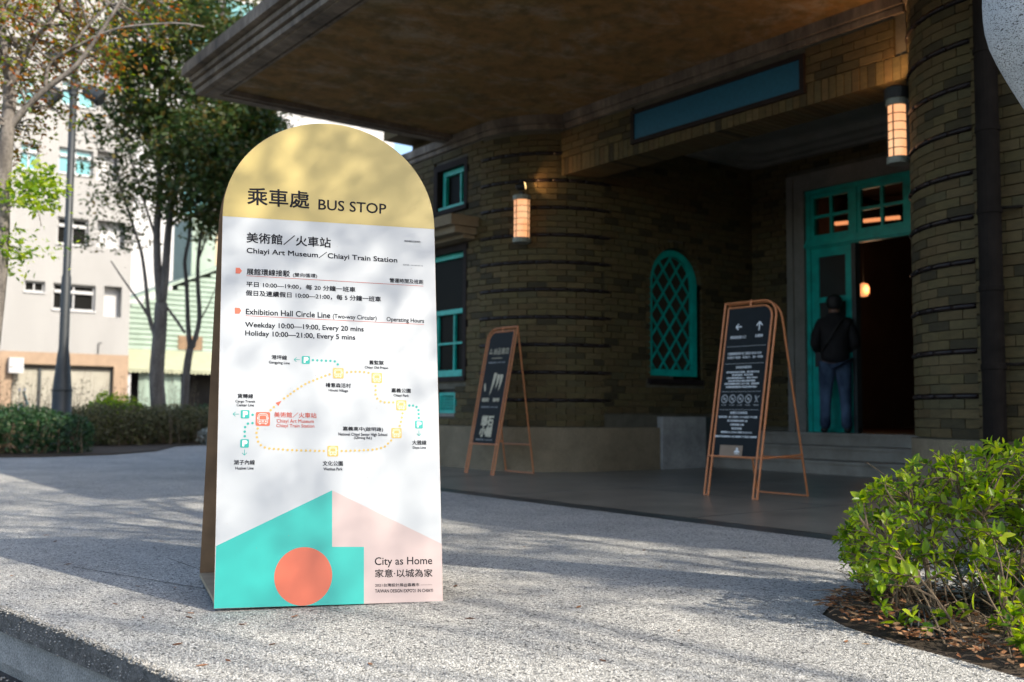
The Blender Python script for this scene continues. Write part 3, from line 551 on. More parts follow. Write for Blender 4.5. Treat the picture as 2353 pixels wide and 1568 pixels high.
def polymesh(name, V, F, mat, parent, kind=None):
    me = bpy.data.meshes.new(name); me.from_pydata([(x-off.x, y-off.y, z-off.z) for x, y, z in V], [], F); me.materials.append(MAT[mat])
    o = bpy.data.objects.new(name, me); link(o, parent)
    if kind: o['kind'] = kind
    return o
polymesh('brickwork', VV, FF, 'brick', bld, 'stuff')
# wall masses behind the bricks
def cells(mb, mk, s0, s1, z0, z1, ops, mi=0):
    ss = sorted({s0, s1}|{a for o in ops for a in o[:2]}); zz = sorted({z0, z1}|{a for o in ops for a in o[2:]})
    for a, b in zip(ss, ss[1:]):
        for c, d in zip(zz, zz[1:]):
            if a < s0 or b > s1 or c < z0 or d > z1: continue
            if any(o[0] <= a+1e-6 and o[1] >= b-1e-6 and o[2] <= c+1e-6 and o[3] >= d-1e-6 for o in ops): continue
            mk(mb, a, b, c, d, mi)
wm = MB()
cells(wm, lambda m, a, b, c, d, mi: m.box(a, b, FY+.008, FY+.45, c, d, mi), LW, -10.2, -.02, ZT, [(-11.30, -10.50, 3.30, 3.98), (-11.9, -10.50, 1.10, 2.86), (-11.2, -10.74, .66, 1.0)])
def arc(c, r, a0, a1, n, z): return [(c[0]+r*math.cos(a0+(a1-a0)*i/n), c[1]+r*math.sin(a0+(a1-a0)*i/n), z) for i in range(n+1)]
wm.prism(arc(CL, CR-.008, R(270), R(360), 20, -.02)+[(-10.2, 8.22, -.02)], (0, 0, ZT+.02))
wm.prism(arc(CP, CRP-.008, R(180), R(270), 20, -.02)+[(-3.84, 8.04, -.02)], (0, 0, ZT+.02))
wm.box(-3.84, 8, FY+.008, FY+.45, -.02, 4.72); wm.box(-10.2, -9.7, 8.22, 8.3, -.02, ZT)
cells(wm, lambda m, a, b, c, d, mi: m.box(XS-.5, XS-.008, a, b, c, d, mi), 8.22, BY+.1, -.02, ZT, [(AY-AW, AY+AW, AZ0, ASP+AW)])
for q in range(14):   # spandrels of the arch
    z0 = ASP+AW*q/14; z1 = ASP+AW*(q+1)/14; w = math.sqrt(max(0, AW**2-(z0-ASP)**2))
    if w < AW-.002:
        wm.box(XS-.5, XS-.009, AY-AW, AY-w, z0, z1); wm.box(XS-.5, XS-.009, AY+w, AY+AW, z0, z1)
cells(wm, lambda m, a, b, c, d, mi: m.box(a, b, BY+.008, BY+.4, c, d, mi), XS-.5, XR+.5, -.02, ZT, [(-8.53, -5.51, .3, 3.90)])
wm.box(XR+.008, XR+.5, 8.04, BY+.007, -.02, ZT); wm.box(-9.28, -4.70, LY+.008, LY+.44, 3.60, ZT+.002)
wm.build('wall', 'mortar', bld)
um = MB(); um.box(LW, 8, FY+.01, 17, 4.66, 10.6); um.box(-12.0, 8, 11.2, 17, 10.6, 18); um.box(LW, XS-.55, FY+.5, 17, 4.3, 4.66); um.box(XR+.55, 8, FY+.5, 17, 4.3, 4.66); um.box(LW, LW+.4, FY+.46, 17, -.02, 4.3); um.box(7.6, 8, FY+.46, 17, -.02, 4.66)  # tallest set-back block is unseen, added to shade the tree crowns
um.build('upper_wall_and_shade_block', 'brick', bld)
# interior hall
im = MB(); im.box(XS-.9, XS-.85, BY+.4, 16.5, .3, 4.66); im.box(XR+.85, XR+.9, BY+.4, 16.5, .3, 4.66); im.box(XS-.9, XR+.9, 16.45, 16.5, .3, 4.66); im.box(XS-.9, XR+.9, BY+.4, 16.5, 4.3, 4.34)
im.box(XS-.85, XS-.5, BY+.39, BY+.42, .3, 4.3); im.box(XR+.5, XR+.85, BY+.39, BY+.42, .3, 4.3)
im.build('interior_wall', 'roomwall', bld)
MB().box(XS-.9, XR+.9, BY+.02, 16.5, .3, .478).build('interior_floor', 'wood', bld)
# plinths
pm = MB()
pm.box(LW-.04, -10.2, FY-.05, FY+.02, 0, .53); pm.prism(arc(CL, CR+.05, R(270), R(360), 24, 0)+[(-10.2, 8.22, 0)], (0, 0, .53)); pm.box(XS-.02, XS+.05, 8.22, 9.14, 0, .53)
pm.prism(arc(CP, CRP+.05, R(180), R(270), 24, 0)+[(-3.84, 8.04, 0)], (0, 0, .53)); pm.box(-3.84, 8, FY-.05, FY+.02, 0, .53); pm.box(XR-.05, XR+.02, 8.04, 10.08, 0, .53)
pm.build('plinth', 'plinth', bld)
gb = MB(); gb.box(XS-.02, XS+.09, 9.15, 9.94, 0, .665); gb.build('granite_block', 'granite', bld)
gb = MB(); gb.box(XS-.02, XS+.06, 9.95, 10.95, 0, .66); gb.build('granite_block', 'darkstrip', bld)
# ring tiles on both rounded corners
def ring_tile(parent, c, am, z, CR):
    key = ('ring_tile', CR)
    if key not in MESH_BANK:
        hw = .097/CR; mb = MB(); pth = [((CR+.018)*math.cos(t)-CR, (CR+.018)*math.sin(t), 0) for t in (-hw, -hw/2, 0, hw/2, hw)]
        mb.tube(pth, [.016, .0185, .0185, .0185, .016], 8); me = bpy.data.meshes.new('ring_tile'); me.from_pydata(mb.v, [], mb.f); me.polygons.foreach_set('use_smooth', [True]*len(mb.f)); me.materials.append(MAT['glaze']); MESH_BANK[key] = me
    o = bpy.data.objects.new('ring_tile', MESH_BANK[key]); link(o, parent); o.location = Vector((c[0]+CR*math.cos(am), c[1]+CR*math.sin(am), z))-off; o.rotation_euler.z = am
for c, a0, cr_ in ((CL, 270, CR), (CP, 180, CRP)):
    for k in range(10):
        if RING0+k*PITCH_Z > 4.1: continue
        for q in range(9):
            am = R(a0)+(q+.5)*(.199/cr_)
            if am < R(a0+91): ring_tile(bld, c, am, RING0+k*PITCH_Z, cr_)
# plaster frieze under the soffit
fz = MB()
def band(z0, z1, o_):
    fz.prism(arc(CL, CR+o_, R(270), R(360), 24, z0)+[(-10.2, 8.22, z0)], (0, 0, z1-z0)); fz.prism(arc(CP, CRP+o_, R(180), R(270), 24, z0)+[(-3.84, 8.04, z0)], (0, 0, z1-z0))
    fz.box(LW, -10.2, FY-o_, FY+.1, z0, z1); fz.box(-3.84, 2, FY-o_, FY+.1, z0, z1); fz.box(-9.2, -4.7, LY-o_, LY+.1, z0, z1)
band(4.145, 4.20, .03); band(4.20, 4.215, .012); band(4.215, 4.318, .05)
fz.build('frieze', 'cornice', bld)
# canopy over the entrance
CX0, CX1, CY0 = -11.10, -2.95, 3.80
cp = MB()
cp.box(CX0+.10, CX1-.10, CY0+.10, 7.9, 4.32, 4.60, 0)
cpn = MB()
for z0, z1, o_ in ((4.325, 4.345, -.03), (4.345, 4.405, .035), (4.405, 4.425, .0), (4.425, 4.475, .07), (4.475, 4.495, .035), (4.495, 4.60, .15)):
    cpn.box(CX0-o_, CX1+o_, CY0-o_*.8, CY0+.101, z0, z1); cpn.box(CX0-o_, CX0+.101, CY0+.101, 7.6, z0, z1); cpn.box(CX1-.101, CX1+o_, CY0+.101, 7.6, z0, z1)
# rounded bottom roll and border frame
def frame(z0, z1, i0, i1, mb): mb.box(CX0+i0, CX1-i0, CY0+i0, CY0+i1, z0, z1); mb.box(CX0+i0, CX0+i1, CY0+i1, FY-.01, z0, z1); mb.box(CX1-i1, CX1-i0, CY0+i1, FY-.01, z0, z1)
frame(4.268, 4.325, 0, .06, cpn); frame(4.25, 4.325, .061, .20, cpn); frame(4.262, 4.325, .235, .27, cpn)
can = cp.build('canopy_slab', 'soffit', bld); cpn.build('canopy_cornice', 'cornice', bld)
MB().box(CX0-.13, CX1+.13, CY0-.1, 7.14, 4.601, 4.64).build('canopy_roof', 'cornice', bld)
# porch ceiling with a coved cornice
pc = MB(); pc.box(XS+.001, XR-.001, LY+.442, BY-.001, 4.29, 4.32)
def rrect(i, rad, z, n=6):
    x0, x1, y0, y1 = XS+i, XR-i, LY+.442+i, BY-i; P = []
    for cx, cy, a in ((x1-rad, y1-rad, 0), (x0+rad, y1-rad, 90), (x0+rad, y0+rad, 180), (x1-rad, y0+rad, 270)):
        P += [(cx+rad*math.cos(R(a+90*t/n)), cy+rad*math.sin(R(a+90*t/n)), z) for t in range(n+1)]
    return P
prs = [(0.002, .25, 4.10), (.10, .25, 4.105), (.12, .27, 4.135), (.20, .30, 4.15), (.24, .33, 4.19), (.34, .36, 4.21), (.40, .4, 4.27), (.46, .42, 4.289)]
lv = [rrect(i, rad, z) for i, rad, z in prs]
for A_, B_ in zip(lv, lv[1:]):
    n_ = len(A_)
    for k in range(n_): pc.poly([A_[k], A_[(k+1) % n_], B_[(k+1) % n_], B_[k]])
pc.build('porch_ceiling', 'jamb', bld)
# steps
for k, (z0, z1, y0) in enumerate(((0.0, .165, 10.10), (.165, .325, 10.40), (.325, .478, 10.70))):
    m = MB(); m.box(XS+.062, XR-.052, y0, BY+.02, z0+.002, z1-.035); m.box(XS+.062, XR-.052, y0-.025, BY+.02, z1-.035, z1); m.build('step', 'step', bld)
# blue sign panel in a dark tile frame on the lintel
MB().box(-7.98, -5.76, LY-.035, LY+.05, 3.735, 4.02).build('blue_panel', 'bluepanel', bld)
fm = MB(); a, b, c, d = -8.03, -5.71, 3.69, 4.065
fm.box(a, b, LY-.05, LY+.05, 4.02, d); fm.box(a, b, LY-.05, LY+.05, c, 3.735); fm.box(a, -7.98, LY-.05, LY+.05, 3.735, 4.02); fm.box(-5.76, b, LY-.05, LY+.05, 3.735, 4.02)
fm.build('panel_frame', 'surround', bld)
# stone ledge by the upper window
lm = MB(); lm.box(-12.2, -10.25, 6.72, FY+.01, 3.02, 3.15); lm.box(-12.15, -10.29, 6.80, FY+.01, 2.93, 3.02); lm.box(-12.1, -10.33, 6.95, FY+.01, 2.88, 2.93)
lm.build('stone_ledge', 'plinth', bld)

def window(name, o, ex, nrm, w, h, bars_x, bars_z, fw=.06, sill=True, depth=.10, glass='glass', sash=None):
    """window set back in its opening: frame, sill, glazing bars, panes"""
    o = Vector(o); ex = Vector(ex); n_ = Vector(nrm); ez = Vector((0, 0, 1)); base = o-n_*depth
    mb = MB(); t = .06
    for a, b, c, d in ((0, w, 0, fw), (0, w, h-fw, h), (0, fw, fw, h-fw), (w-fw, w, fw, h-fw)): mb.obox(base+ex*a+ez*c, ex*(b-a), n_*t, ez*(d-c))
    win = mb.build(name, 'teal', bld)
    if sash is not None:
        m2 = MB(); m2.obox(base+ex*fw+ez*(sash-.03)+n_*.005, ex*(w-2*fw), n_*(t+.01), ez*.06); m2.build('meeting_rail', 'teal', win)
    for bx_, z0, z1 in bars_x:
        m2 = MB(); m2.obox(base+ex*(bx_-.013)+ez*z0+n_*.012, ex*.026, n_*.035, ez*(z1-z0)); m2.build('glazing_bar', 'teal', win)
    for bz, x0, x1 in bars_z:
        m2 = MB(); m2.obox(base+ex*x0+ez*(bz-.013)+n_*.014, ex*(x1-x0), n_*.035, ez*.026); m2.build('glazing_bar', 'teal', win)
    m3 = MB(); m3.obox(base+ex*fw*.9+ez*fw*.9+n_*.004, ex*(w-1.8*fw), n_*.008, ez*(h-1.8*fw)); m3.build('pane', glass, win)
    if sill:
        m4 = MB(); m4.obox(base+n_*.061-ex*.0-ez*.02, ex*w, n_*.07, ez*.055); m4.build('sill', 'teal', win)
    return win
window('window', (-11.17, FY, 3.36), (1, 0, 0), (0, -1, 0), .60, .53, [(.40, .06, .47)], [], .065)
window('window', (-11.72, FY, 1.18), (1, 0, 0), (0, -1, 0), 1.14, 1.60, [(.40, .06, .80), (.80, .06, .80)], [(.42, .06, 1.08)], .07, True, .12, 'glass', .83)
for (x0, x1, z0, z1) in ((-11.30, -10.50, 3.30, 3.98), (-11.9, -10.50, 1.10, 2.86)):
    m = MB(); m.box(x0, x1, FY-.03, FY+.16, z1-.085, z1); m.box(x0, x0+.085, FY-.03, FY+.16, z0+.06, z1-.085); m.box(x1-.075, x1, FY-.03, FY+.16, z0+.06, z1-.085); m.box(x0, x1, FY-.045, FY+.16, z0, z0+.06)
    m.box(x0, x1, FY+.2, FY+.3, z0, z1); m.build('window_surround', 'surround', bld)
# lattice grille
gm = MB(); gx0, gx1, gz0, gz1 = -11.14, -10.77, .69, .955
for a, b, c, d in ((gx0, gx1, gz0, gz0+.03), (gx0, gx1, gz1-.03, gz1), (gx0, gx0+.03, gz0+.03, gz1-.03), (gx1-.03, gx1, gz0+.03, gz1-.03)): gm.box(a, b, FY-.0, FY+.05, c, d)
def lattice(mb, P, ex, nrm, x0, x1, z0, z1, step, ang, wid, clip=None):
    ex = Vector(ex); nrm = Vector(nrm); ez = Vector((0, 0, 1)); bars = []
    tn = math.tan(ang)
    for sgn in (1, -1):
        c = -8
        while c < 8:
            # line z = z0 + sgn*tn*(x-x0) + c
            pts = []
            for i in range(61):
                xx = x0+(x1-x0)*i/60; zz = z0+sgn*tn*(xx-x0)+c
                if z0 <= zz <= z1 and (clip is None or clip(xx, zz)): pts.append((xx, zz))
            c += step
            if len(pts) > 3:
                a, b = pts[0], pts[-1]; A_ = Vector(P)+ex*a[0]+ez*a[1]; B_ = Vector(P)+ex*b[0]+ez*b[1]; d = (B_-A_).normalized(); s_ = d.cross(nrm)*wid/2
                bars.append((A_, B_, s_, sgn))
    return bars
for A_, B_, s_, sg in lattice(None, (0, FY+.01, 0), (1, 0, 0), (0, -1, 0), gx0, gx1, gz0, gz1, .075, R(58), .012): gm.obox(A_-s_, s_*2, (0, .012 if sg > 0 else .010, 0), B_-A_)
gg = gm.build('grille', 'teal', bld); MB().box(gx0-.03, gx1+.03, FY+.06, FY+.10, gz0-.03, gz1+.04).build('pane', 'black', gg)
MB().box(gx0-.03, gx1+.03, FY-.03, FY+.06, gz0-.045, gz0-.003).build('sill', 'jamb', gg)
# arched lattice window
am = MB(); X0 = XS-.13; fw = .085; yo0, yo1 = AY-AW+.02, AY+AW-.02; wo_ = AW-.02; wi = wo_-fw
out = [(yo1, AZ0+.04)]+[(AY+wo_*math.cos(R(t)), ASP+wo_*math.sin(R(t))) for t in range(0, 181, 9)]+[(yo0, AZ0+.04)]
inn = [(yo1-fw, AZ0+.04+fw)]+[(AY+wi*math.cos(R(t)), ASP+wi*math.sin(R(t))) for t in range(0, 181, 9)]+[(yo0+fw, AZ0+.04+fw)]
n_ = len(out)
for i in range(n_):
    j = (i+1) % n_; am.add([(X0+d, *p) for d in (0, .08) for p in (out[i], out[j], inn[j], inn[i])], [(0, 3, 2, 1), (4, 5, 6, 7), (0, 1, 5, 4), (1, 2, 6, 5), (2, 3, 7, 6), (3, 0, 4, 7)])
aw = am.build('arched_window', 'teal', bld)
inside = lambda yy, zz: (abs(yy-AY) < wi and zz < ASP) or ((yy-AY)**2+(zz-ASP)**2 < wi**2)
for A_, B_, s_, sg in lattice(None, (X0+.03, 0, 0), (0, 1, 0), (1, 0, 0), yo0+fw, yo1-fw, AZ0+.04+fw, ASP+wi, .30, R(52), .014, inside):
    m = MB(); m.obox(A_-s_, s_*2, (.03 if sg > 0 else .026, 0, 0), B_-A_); m.build('lattice_bar', 'teal', aw)
m = MB(); m.prism([(X0+.012, y, z) for y, z in inn], (.008, 0, 0)); m.build('pane', 'warmglass', aw)
# brick arch surround, bricks on edge; proud of the wall
for i in range(19):
    t = R(180*i/18); r0, r1 = AW+.0, AW+.075; hw = .036
    c0 = (AY+r0*math.cos(t), ASP+r0*math.sin(t)); d = Vector((0, math.cos(t), math.sin(t))); s_ = Vector((0, -math.sin(t), math.cos(t)))
    m = MB(); m.obox(Vector((XS-.14, c0[0], c0[1]))-s_*hw, s_*2*hw, d*(r1-r0), (.165, 0, 0)); m.build('arch_brick', 'brick', aw)
for i in range(16):
    for sy in (-1, 1):
        z = AZ0-.0+i*.0775; y = AY+sy*(AW+.037); m = MB(); m.box(XS-.14, XS+.024, y-.037, y+.037, z, z+.068); m.build('arch_brick', 'brick', aw)
m = MB(); m.box(XS-.14, XS+.04, AY-AW-.02, AY+AW+.02, AZ0-.07, AZ0-.002); m.build('sill', 'surround', aw)

# entrance: grey rendered surround, teal door with transom lights
sm = MB(); sm.box(-8.52, -8.24, BY-.03, BY+.3, .478, 3.60); sm.box(-5.80, -5.52, BY-.03, BY+.3, .478, 3.60); sm.box(-8.52, -5.52, BY-.03, BY+.3, 3.66, 3.89)
sm.box(-8.46, -8.40, BY-.055, BY-.028, .478, 3.84); sm.box(-5.64, -5.58, BY-.055, BY-.028, .478, 3.84); sm.box(-8.52, -8.24, BY-.029, BY+.3, 3.60, 3.66); sm.box(-5.80, -5.52, BY-.029, BY+.3, 3.60, 3.66)
sm.build('door_surround', 'jamb', bld)
dm = MB(); yb0, yb1 = BY+.02, BY+.10
dm.box(-8.24, -8.175, yb0, yb1, .478, 3.62); dm.box(-5.865, -5.80, yb0, yb1, .478, 3.62); dm.box(-8.24, -5.80, yb0-.01, yb1, 3.60, 3.66); dm.box(-8.24, -5.80, yb0-.02, yb1, 2.88, 3.0); dm.box(-8.24, -5.80, yb0-.05, yb0-.02, 2.90, 2.95)
for x in (-7.545, -6.773, -6.0-.01): dm.box(x, x+.075, yb0-.005, yb1, 3.0, 3.60)
dfr = dm.build('door_frame', 'teal', bld)
for x0, x1 in ((-8.175, -7.545), (-7.47, -6.773), (-6.698, -6.01)):
    m = MB(); w_ = .055
    for a, b, c, d in ((x0, x1, 3.0, 3.0+w_), (x0, x1, 3.6-w_, 3.6), (x0, x0+w_, 3.0+w_, 3.6-w_), (x1-w_, x1, 3.0+w_, 3.6-w_)): m.box(a, b, yb0+.01, yb0+.06, c, d)
    xm = (x0+x1)/2; m.box(xm-.02, xm+.02, yb0+.015, yb0+.055, 3.0+w_, 3.6-w_); m.box(x0+w_, x1-w_, yb0+.018, yb0+.052, 3.28, 3.32)
    tw = m.build('transom_window', 'teal', bld)
def door_leaf(P, ex, ey, lab):   # P hinge-side bottom corner; ex across the leaf; ey thickness direction
    P = Vector(P); ex = Vector(ex); ey = Vector(ey); ez = Vector((0, 0, 1)); w = .63; H = 2.40
    m = MB()
    def bx_(a, b, c, d, t0=0, t1=.045): m.obox(P+ex*a+ez*c+ey*t0, ex*(b-a), ey*(t1-t0), ez*(d-c))
    bx_(0, .115, 0, H); bx_(w-.115, w, 0, H); bx_(.115, w-.115, 0, .14); bx_(.115, w-.115, H-.12, H); bx_(.115, w-.115, 1.68, 1.75); bx_(.115, w-.115, .76, .86); bx_(.115, w-.115, .14, .76, .012, .033)
    bx_(.16, w-.16, .19, .71, .004, .012)
    d = m.build('door', 'teal', bld)
    for z0, z1 in ((.86, 1.68), (1.75, H-.12)):
        m = MB(); m.obox(P+ex*.115+ez*z0+ey*.015, ex*(w-.23), ey*.008, ez*(z1-z0)); m.build('pane', 'doorglass', d)
    m = MB(); m.tube([P+ex*(w-.06)+ez*1.05-ey*.0, P+ex*(w-.06)+ez*1.05-ey*.06, P+ex*(w-.17)+ez*1.05-ey*.06], .011, 8); m.build('handle', 'black', d)
MAT['doorglass'] = mat_glass('dim_door_glass', (.055, .055, .052), .15)
door_leaf((-8.173, yb0+.02, .48), (1, 0, 0), (0, 1, 0), None)
door_leaf((-5.87, yb0+.06, .48), (.12, .99, 0), (1, -.1, 0), None)
m = MB(); m.box(-7.56, -7.50, yb0, yb1+.02, .478, 2.88); m.build('door_post', 'darkstrip', bld)
# things inside the hall
m = MB(); m.box(-8.9, -7.2, 15.6, 16.2, .48, 2.3); m.box(-6.6, -5.0, 15.4, 16.1, .48, 2.0)
sh = thing('shelf', 'dark display shelving standing at the back of the hall inside the door', 'shelf', (-7.9, 15.9, .478))
m = MB()
for x in (-8.9, -8.2, -7.5, -6.8, -6.1, -5.4): m.box(x, x+.05, 15.6, 16.0, .478, 2.4)
m.build('upright', 'roomdark', sh)
for z in (.55, 1.0, 1.45, 1.9, 2.35): MB().box(-8.85, -5.4, 15.61, 15.99, z, z+.04).build('shelf_board', 'wood', sh)
tb = thing('display_table', 'low dark table just inside the doorway', 'table', (-6.6, 12.6, .478))
MB().box(-7.2, -6.0, 12.3, 12.9, 1.05, 1.10).build('table_top', 'roomdark', tb)
for x in (-7.15, -6.1):
    for y in (12.35, 12.8): MB().box(x, x+.05, y, y+.05, .478, 1.05).build('leg', 'roomdark', tb)
tl = thing('strip_light', 'orange glowing strip light on the hall ceiling seen through the transom', 'ceiling light', (-9.7, 14, 3.9))
MB().obox((-10.35, 13.98, 3.83), (1.35, .45, 0), (-.02, .06, 0), (0, 0, .05)).build('tube', 'tube', tl); MB().obox((-10.35, 13.97, 3.885), (1.35, .45, 0), (-.03, .08, 0), (0, 0, .08)).build('housing', 'roomdark', tl)
m = MB(); m.tube([(-9.7, 14.23, 3.95), (-9.7, 14.23, 4.3)], .008, 6); m.build('rod', 'roomdark', tl)
wl = thing('hall_lamp', 'round orange glowing lamp hanging inside the doorway beside the person', 'lamp', (-9.05, 13.5, 2.62))
MB().lathe([(.0, -.11), (.055, -.10), (.085, -.05), (.09, .02), (.07, .08), (.0, .11)], (-9.05, 13.5, 2.62), 16).build('globe', 'tube', wl, smooth=True)
MB().tube([(-9.05, 13.5, 2.75), (-9.05, 13.5, 4.3)], .006, 6).build('cord', 'roomdark', wl)
lp = bpy.data.lights.new('hall_lamp_light', 'POINT'); lp.energy = 3; lp.color = (1, .6, .33); lp.shadow_soft_size = .12
lo = bpy.data.objects.new('hall_lamp_light', lp); link(lo, wl); lo.location = (.16, -.05, 0)
# downpipes
def downpipe(x, y, r, z1, lab):
    d = thing('downpipe', lab, 'drainpipe', (x, y, 0))
    MB().tube([(x, y, .0), (x, y, z1)], r, 20, caps=True).build('pipe', 'pipe', d, smooth=False)
    for z in (.35, 1.06, 1.62, 2.18, 2.78, 3.36):
        if z < z1: MB().lathe([(r, -.02), (r+.007, -.018), (r+.007, .018), (r, .02)], (x, y, z), 20).build('collar', 'pipe', d, smooth=False)
    for z in (1.05, 2.17):
        MB().tube([(x+r*.9, y+.03, z+.03), (x+r+.05, y+.05, z+.025), (x+r+.09, y+.09, z+.03), (x+r+.1, FY-.02, z+.03)], .011, 8).build('bracket', 'pipe', d)
downpipe(-3.667, 7.02, .079, 4.25, 'thick dark iron downpipe on the brick wall right of the rounded pillar')
downpipe(-12.62, 7.02, .05, 4.25, 'thin dark downpipe at the far left end of the brick wall')
# ------------------------------------------------------------------ sight-line helpers: a point of the survey photo at a known distance
def RAY(x, y): return (rt*((x-1176.5)/2310) - up*((y-784)/2310) + fwd)
CAM = Vector((0, 0, CAM_H))
def PT(x, y, d): return CAM+RAY(x, y)*d
def ATX(x, y, X): r = RAY(x, y); return CAM+r*(X/r.x)

# ------------------------------------------------------------------ text as thin print
dg = bpy.context.evaluated_depsgraph_get()
def text_print(s, O, E, U, Nn, bl, br, tl, mat, bold, parent, w=.0014, name='lettering', fit=True):
    cu = bpy.data.curves.new('text', 'FONT'); cu.body = s; cu.size = 1; cu.offset = 0; cu.resolution_u = 3
    to = bpy.data.objects.new('text', cu); COL.objects.link(to)
    bpy.context.view_layer.update()
    me = bpy.data.meshes.new_from_object(to.evaluated_get(bpy.context.evaluated_depsgraph_get()))
    bpy.data.objects.remove(to); bpy.data.curves.remove(cu)
    n = len(me.vertices)
    if n == 0: return None
    co = np.empty(n*3); me.vertices.foreach_get('co', co); co = co.reshape(-1, 3)
    mn = co.min(0); mx = co.max(0)
    a = (co[:, 0]-mn[0])/(mx[0]-mn[0]); b = (co[:, 1]-mn[1])/(mx[1]-mn[1])
    bl, br, tl = map(np.array, (bl, br, tl)); uv = bl+a[:, None]*(br-bl)+b[:, None]*(tl-bl)
    off_ = np.array(root_off(parent)); P = np.array(O)+uv[:, :1]*np.array(E)+uv[:, 1:]*np.array(U)+w*np.array(Nn)-off_
    me.vertices.foreach_set('co', P.astype(np.float32).ravel()); me.update()
    if bold > 0:       # heavier weight: the outline repeated with small shifts
        bm = bmesh.new(); bm.from_mesh(me); E3 = np.array(E); U3 = np.array(U); em = np.linalg.norm(br-bl)/(mx[0]-mn[0]); ev = np.linalg.norm(tl-bl)/(mx[1]-mn[1]); g0 = list(bm.verts)+list(bm.edges)+list(bm.faces)
        for k, (a_, b_) in enumerate(((1, 1), (-1, 1), (1, -1), (-1, -1))):
            q = bmesh.ops.duplicate(bm, geom=g0); vs_ = [v for v in q['geom'] if isinstance(v, bmesh.types.BMVert)]
            bmesh.ops.translate(bm, verts=vs_, vec=Vector(E3*a_*em*bold*1.1+U3*b_*ev*bold*1.1+np.array(Nn)*.00002*(k+1)))
        bm.to_mesh(me); bm.free()
    me.materials.clear(); me.materials.append(MAT[mat]); me.name = name
    if n and me.polygons[0].normal.dot(Vector(Nn)) < 0: me.flip_normals()
    o = bpy.data.objects.new(name, me); link(o, parent); return o
class Dec:   # flat print shapes in a board frame
    def __init__(s, O, E, U, Nn): s.O, s.E, s.U, s.N = map(Vector, (O, E, U, Nn)); s.mb = MB()
    def P(s, u, v, w): return s.O+s.E*u+s.U*v+s.N*w
    def poly(s, pts, w): s.mb.poly([s.P(u, v, w) for u, v in pts]); return s
    def disc(s, c, r, w, n=20): return s.poly([(c[0]+r*math.cos(2*math.pi*i/n), c[1]+r*math.sin(2*math.pi*i/n)) for i in range(n)], w)
    def line(s, a, b, t, w):
        d = Vector((b[0]-a[0], b[1]-a[1])).normalized(); q = Vector((-d.y, d.x))*t/2
        return s.poly([(a[0]-q.x, a[1]-q.y), (b[0]-q.x, b[1]-q.y), (b[0]+q.x, b[1]+q.y), (a[0]+q.x, a[1]+q.y)], w)
    def ring(s, c, r0, r1, w, n=28, sx=1):
        p = [(math.cos(2*math.pi*i/n), math.sin(2*math.pi*i/n)) for i in range(n)]
        for i in range(n):
            j = (i+1) % n; s.poly([(c[0]+p[i][0]*r0*sx, c[1]+p[i][1]*r0), (c[0]+p[i][0]*r1*sx, c[1]+p[i][1]*r1), (c[0]+p[j][0]*r1*sx, c[1]+p[j][1]*r1), (c[0]+p[j][0]*r0*sx, c[1]+p[j][1]*r0)], w)
        return s
    def rrect(s, c, w_, h_, r, w, n=5):
        P = []
        for cx, cy, a in ((c[0]+w_/2-r, c[1]+h_/2-r, 0), (c[0]-w_/2+r, c[1]+h_/2-r, 90), (c[0]-w_/2+r, c[1]-h_/2+r, 180), (c[0]+w_/2-r, c[1]-h_/2+r, 270)):
            P += [(cx+r*math.cos(R(a+90*t/n)), cy+r*math.sin(R(a+90*t/n))) for t in range(n+1)]
        return s.poly(P, w)
    def stroke(s, P, t, w, closed=True):
        n = len(P)
        for i in range(n if closed else n-1): s.line(P[i], P[(i+1) % n], t, w)
        return s
    def build(s, name, mat, parent): return s.mb.build(name, mat, parent)

# ------------------------------------------------------------------ bus stop A-board
SB, SR, SL, SRt = SIGN_C; SR = [SR[0], -.009]
sg = thing('bus_stop_sign', 'tall white arched board with yellow top reading BUS STOP and a route map', 'sign', (SIGN_O[0], SIGN_O[1], 0))
O_, E_, U_, N_ = map(Vector, (SIGN_O, SIGN_E, SIGN_U, SIGN_N))
uc = (SL[0]+SRt[0])/2; hw = (SRt[0]-SL[0])/2; vsp = (SL[1]+SRt[1])/2+.012
arcp = [(uc+hw*math.cos(R(a)), vsp+hw*math.sin(R(a))*1.0) for a in range(0, 181, 3)]
outline = [tuple(SB), tuple(SR)]+arcp
def P3(u, v, w=0): return O_+E_*u+U_*v+N_*w
m = MB(); m.prism([P3(u, v, -.014) for u, v in outline], N_*.0135, 0, 0); fp = m.build('front_panel', ['plyedge'], sg)
def D(): return Dec(SIGN_O, SIGN_E, SIGN_U, SIGN_N)
ins = .0008
D().poly([(u+(ins if u < uc else -ins), v) for u, v in outline], .0001).build('white_print', 'signwhite', fp)
# yellow cap: from the band line up
tb_ = [(SL[0]+ins, SL[1]), (SRt[0]-ins, SRt[1])]+[(uc+(hw-ins)*math.cos(R(a)), vsp+(hw-ins)*math.sin(R(a))) for a in range(0, 181, 3)]
D().poly(tb_, .0006).build('yellow_print', 'yellow', fp)
d0, d1, d2, d3, d4, d5 = DIAG
D().poly([(SB[0]+ins, SB[1]+ins), (d5[0], -.006), (d4[0], d4[1]), (d3[0], d3[1]), (d1[0], d1[1]), (d0[0]+ins, d0[1])], .0006).build('teal_print', 'signteal', fp)
D().poly([(d5[0], -.006), (SR[0]-ins, SR[1]+ins), (d2[0]-ins, d2[1]), (d1[0], d1[1]), (d3[0], d3[1]), (d4[0], d4[1])], .0006).build('pink_print', 'pink', fp)
D().disc((.3125, .1015), .1045, .0010, 64).build('orange_print', 'orange', fp)
for s, bl, br, tl, mt, bold in TEXTS:
    text_print(s, SIGN_O, SIGN_E, SIGN_U, SIGN_N, bl, br, tl, 'ink' if mt == 'k' else 'redink', bold*(.5 if bold > .02 else .95)+.0015, fp)
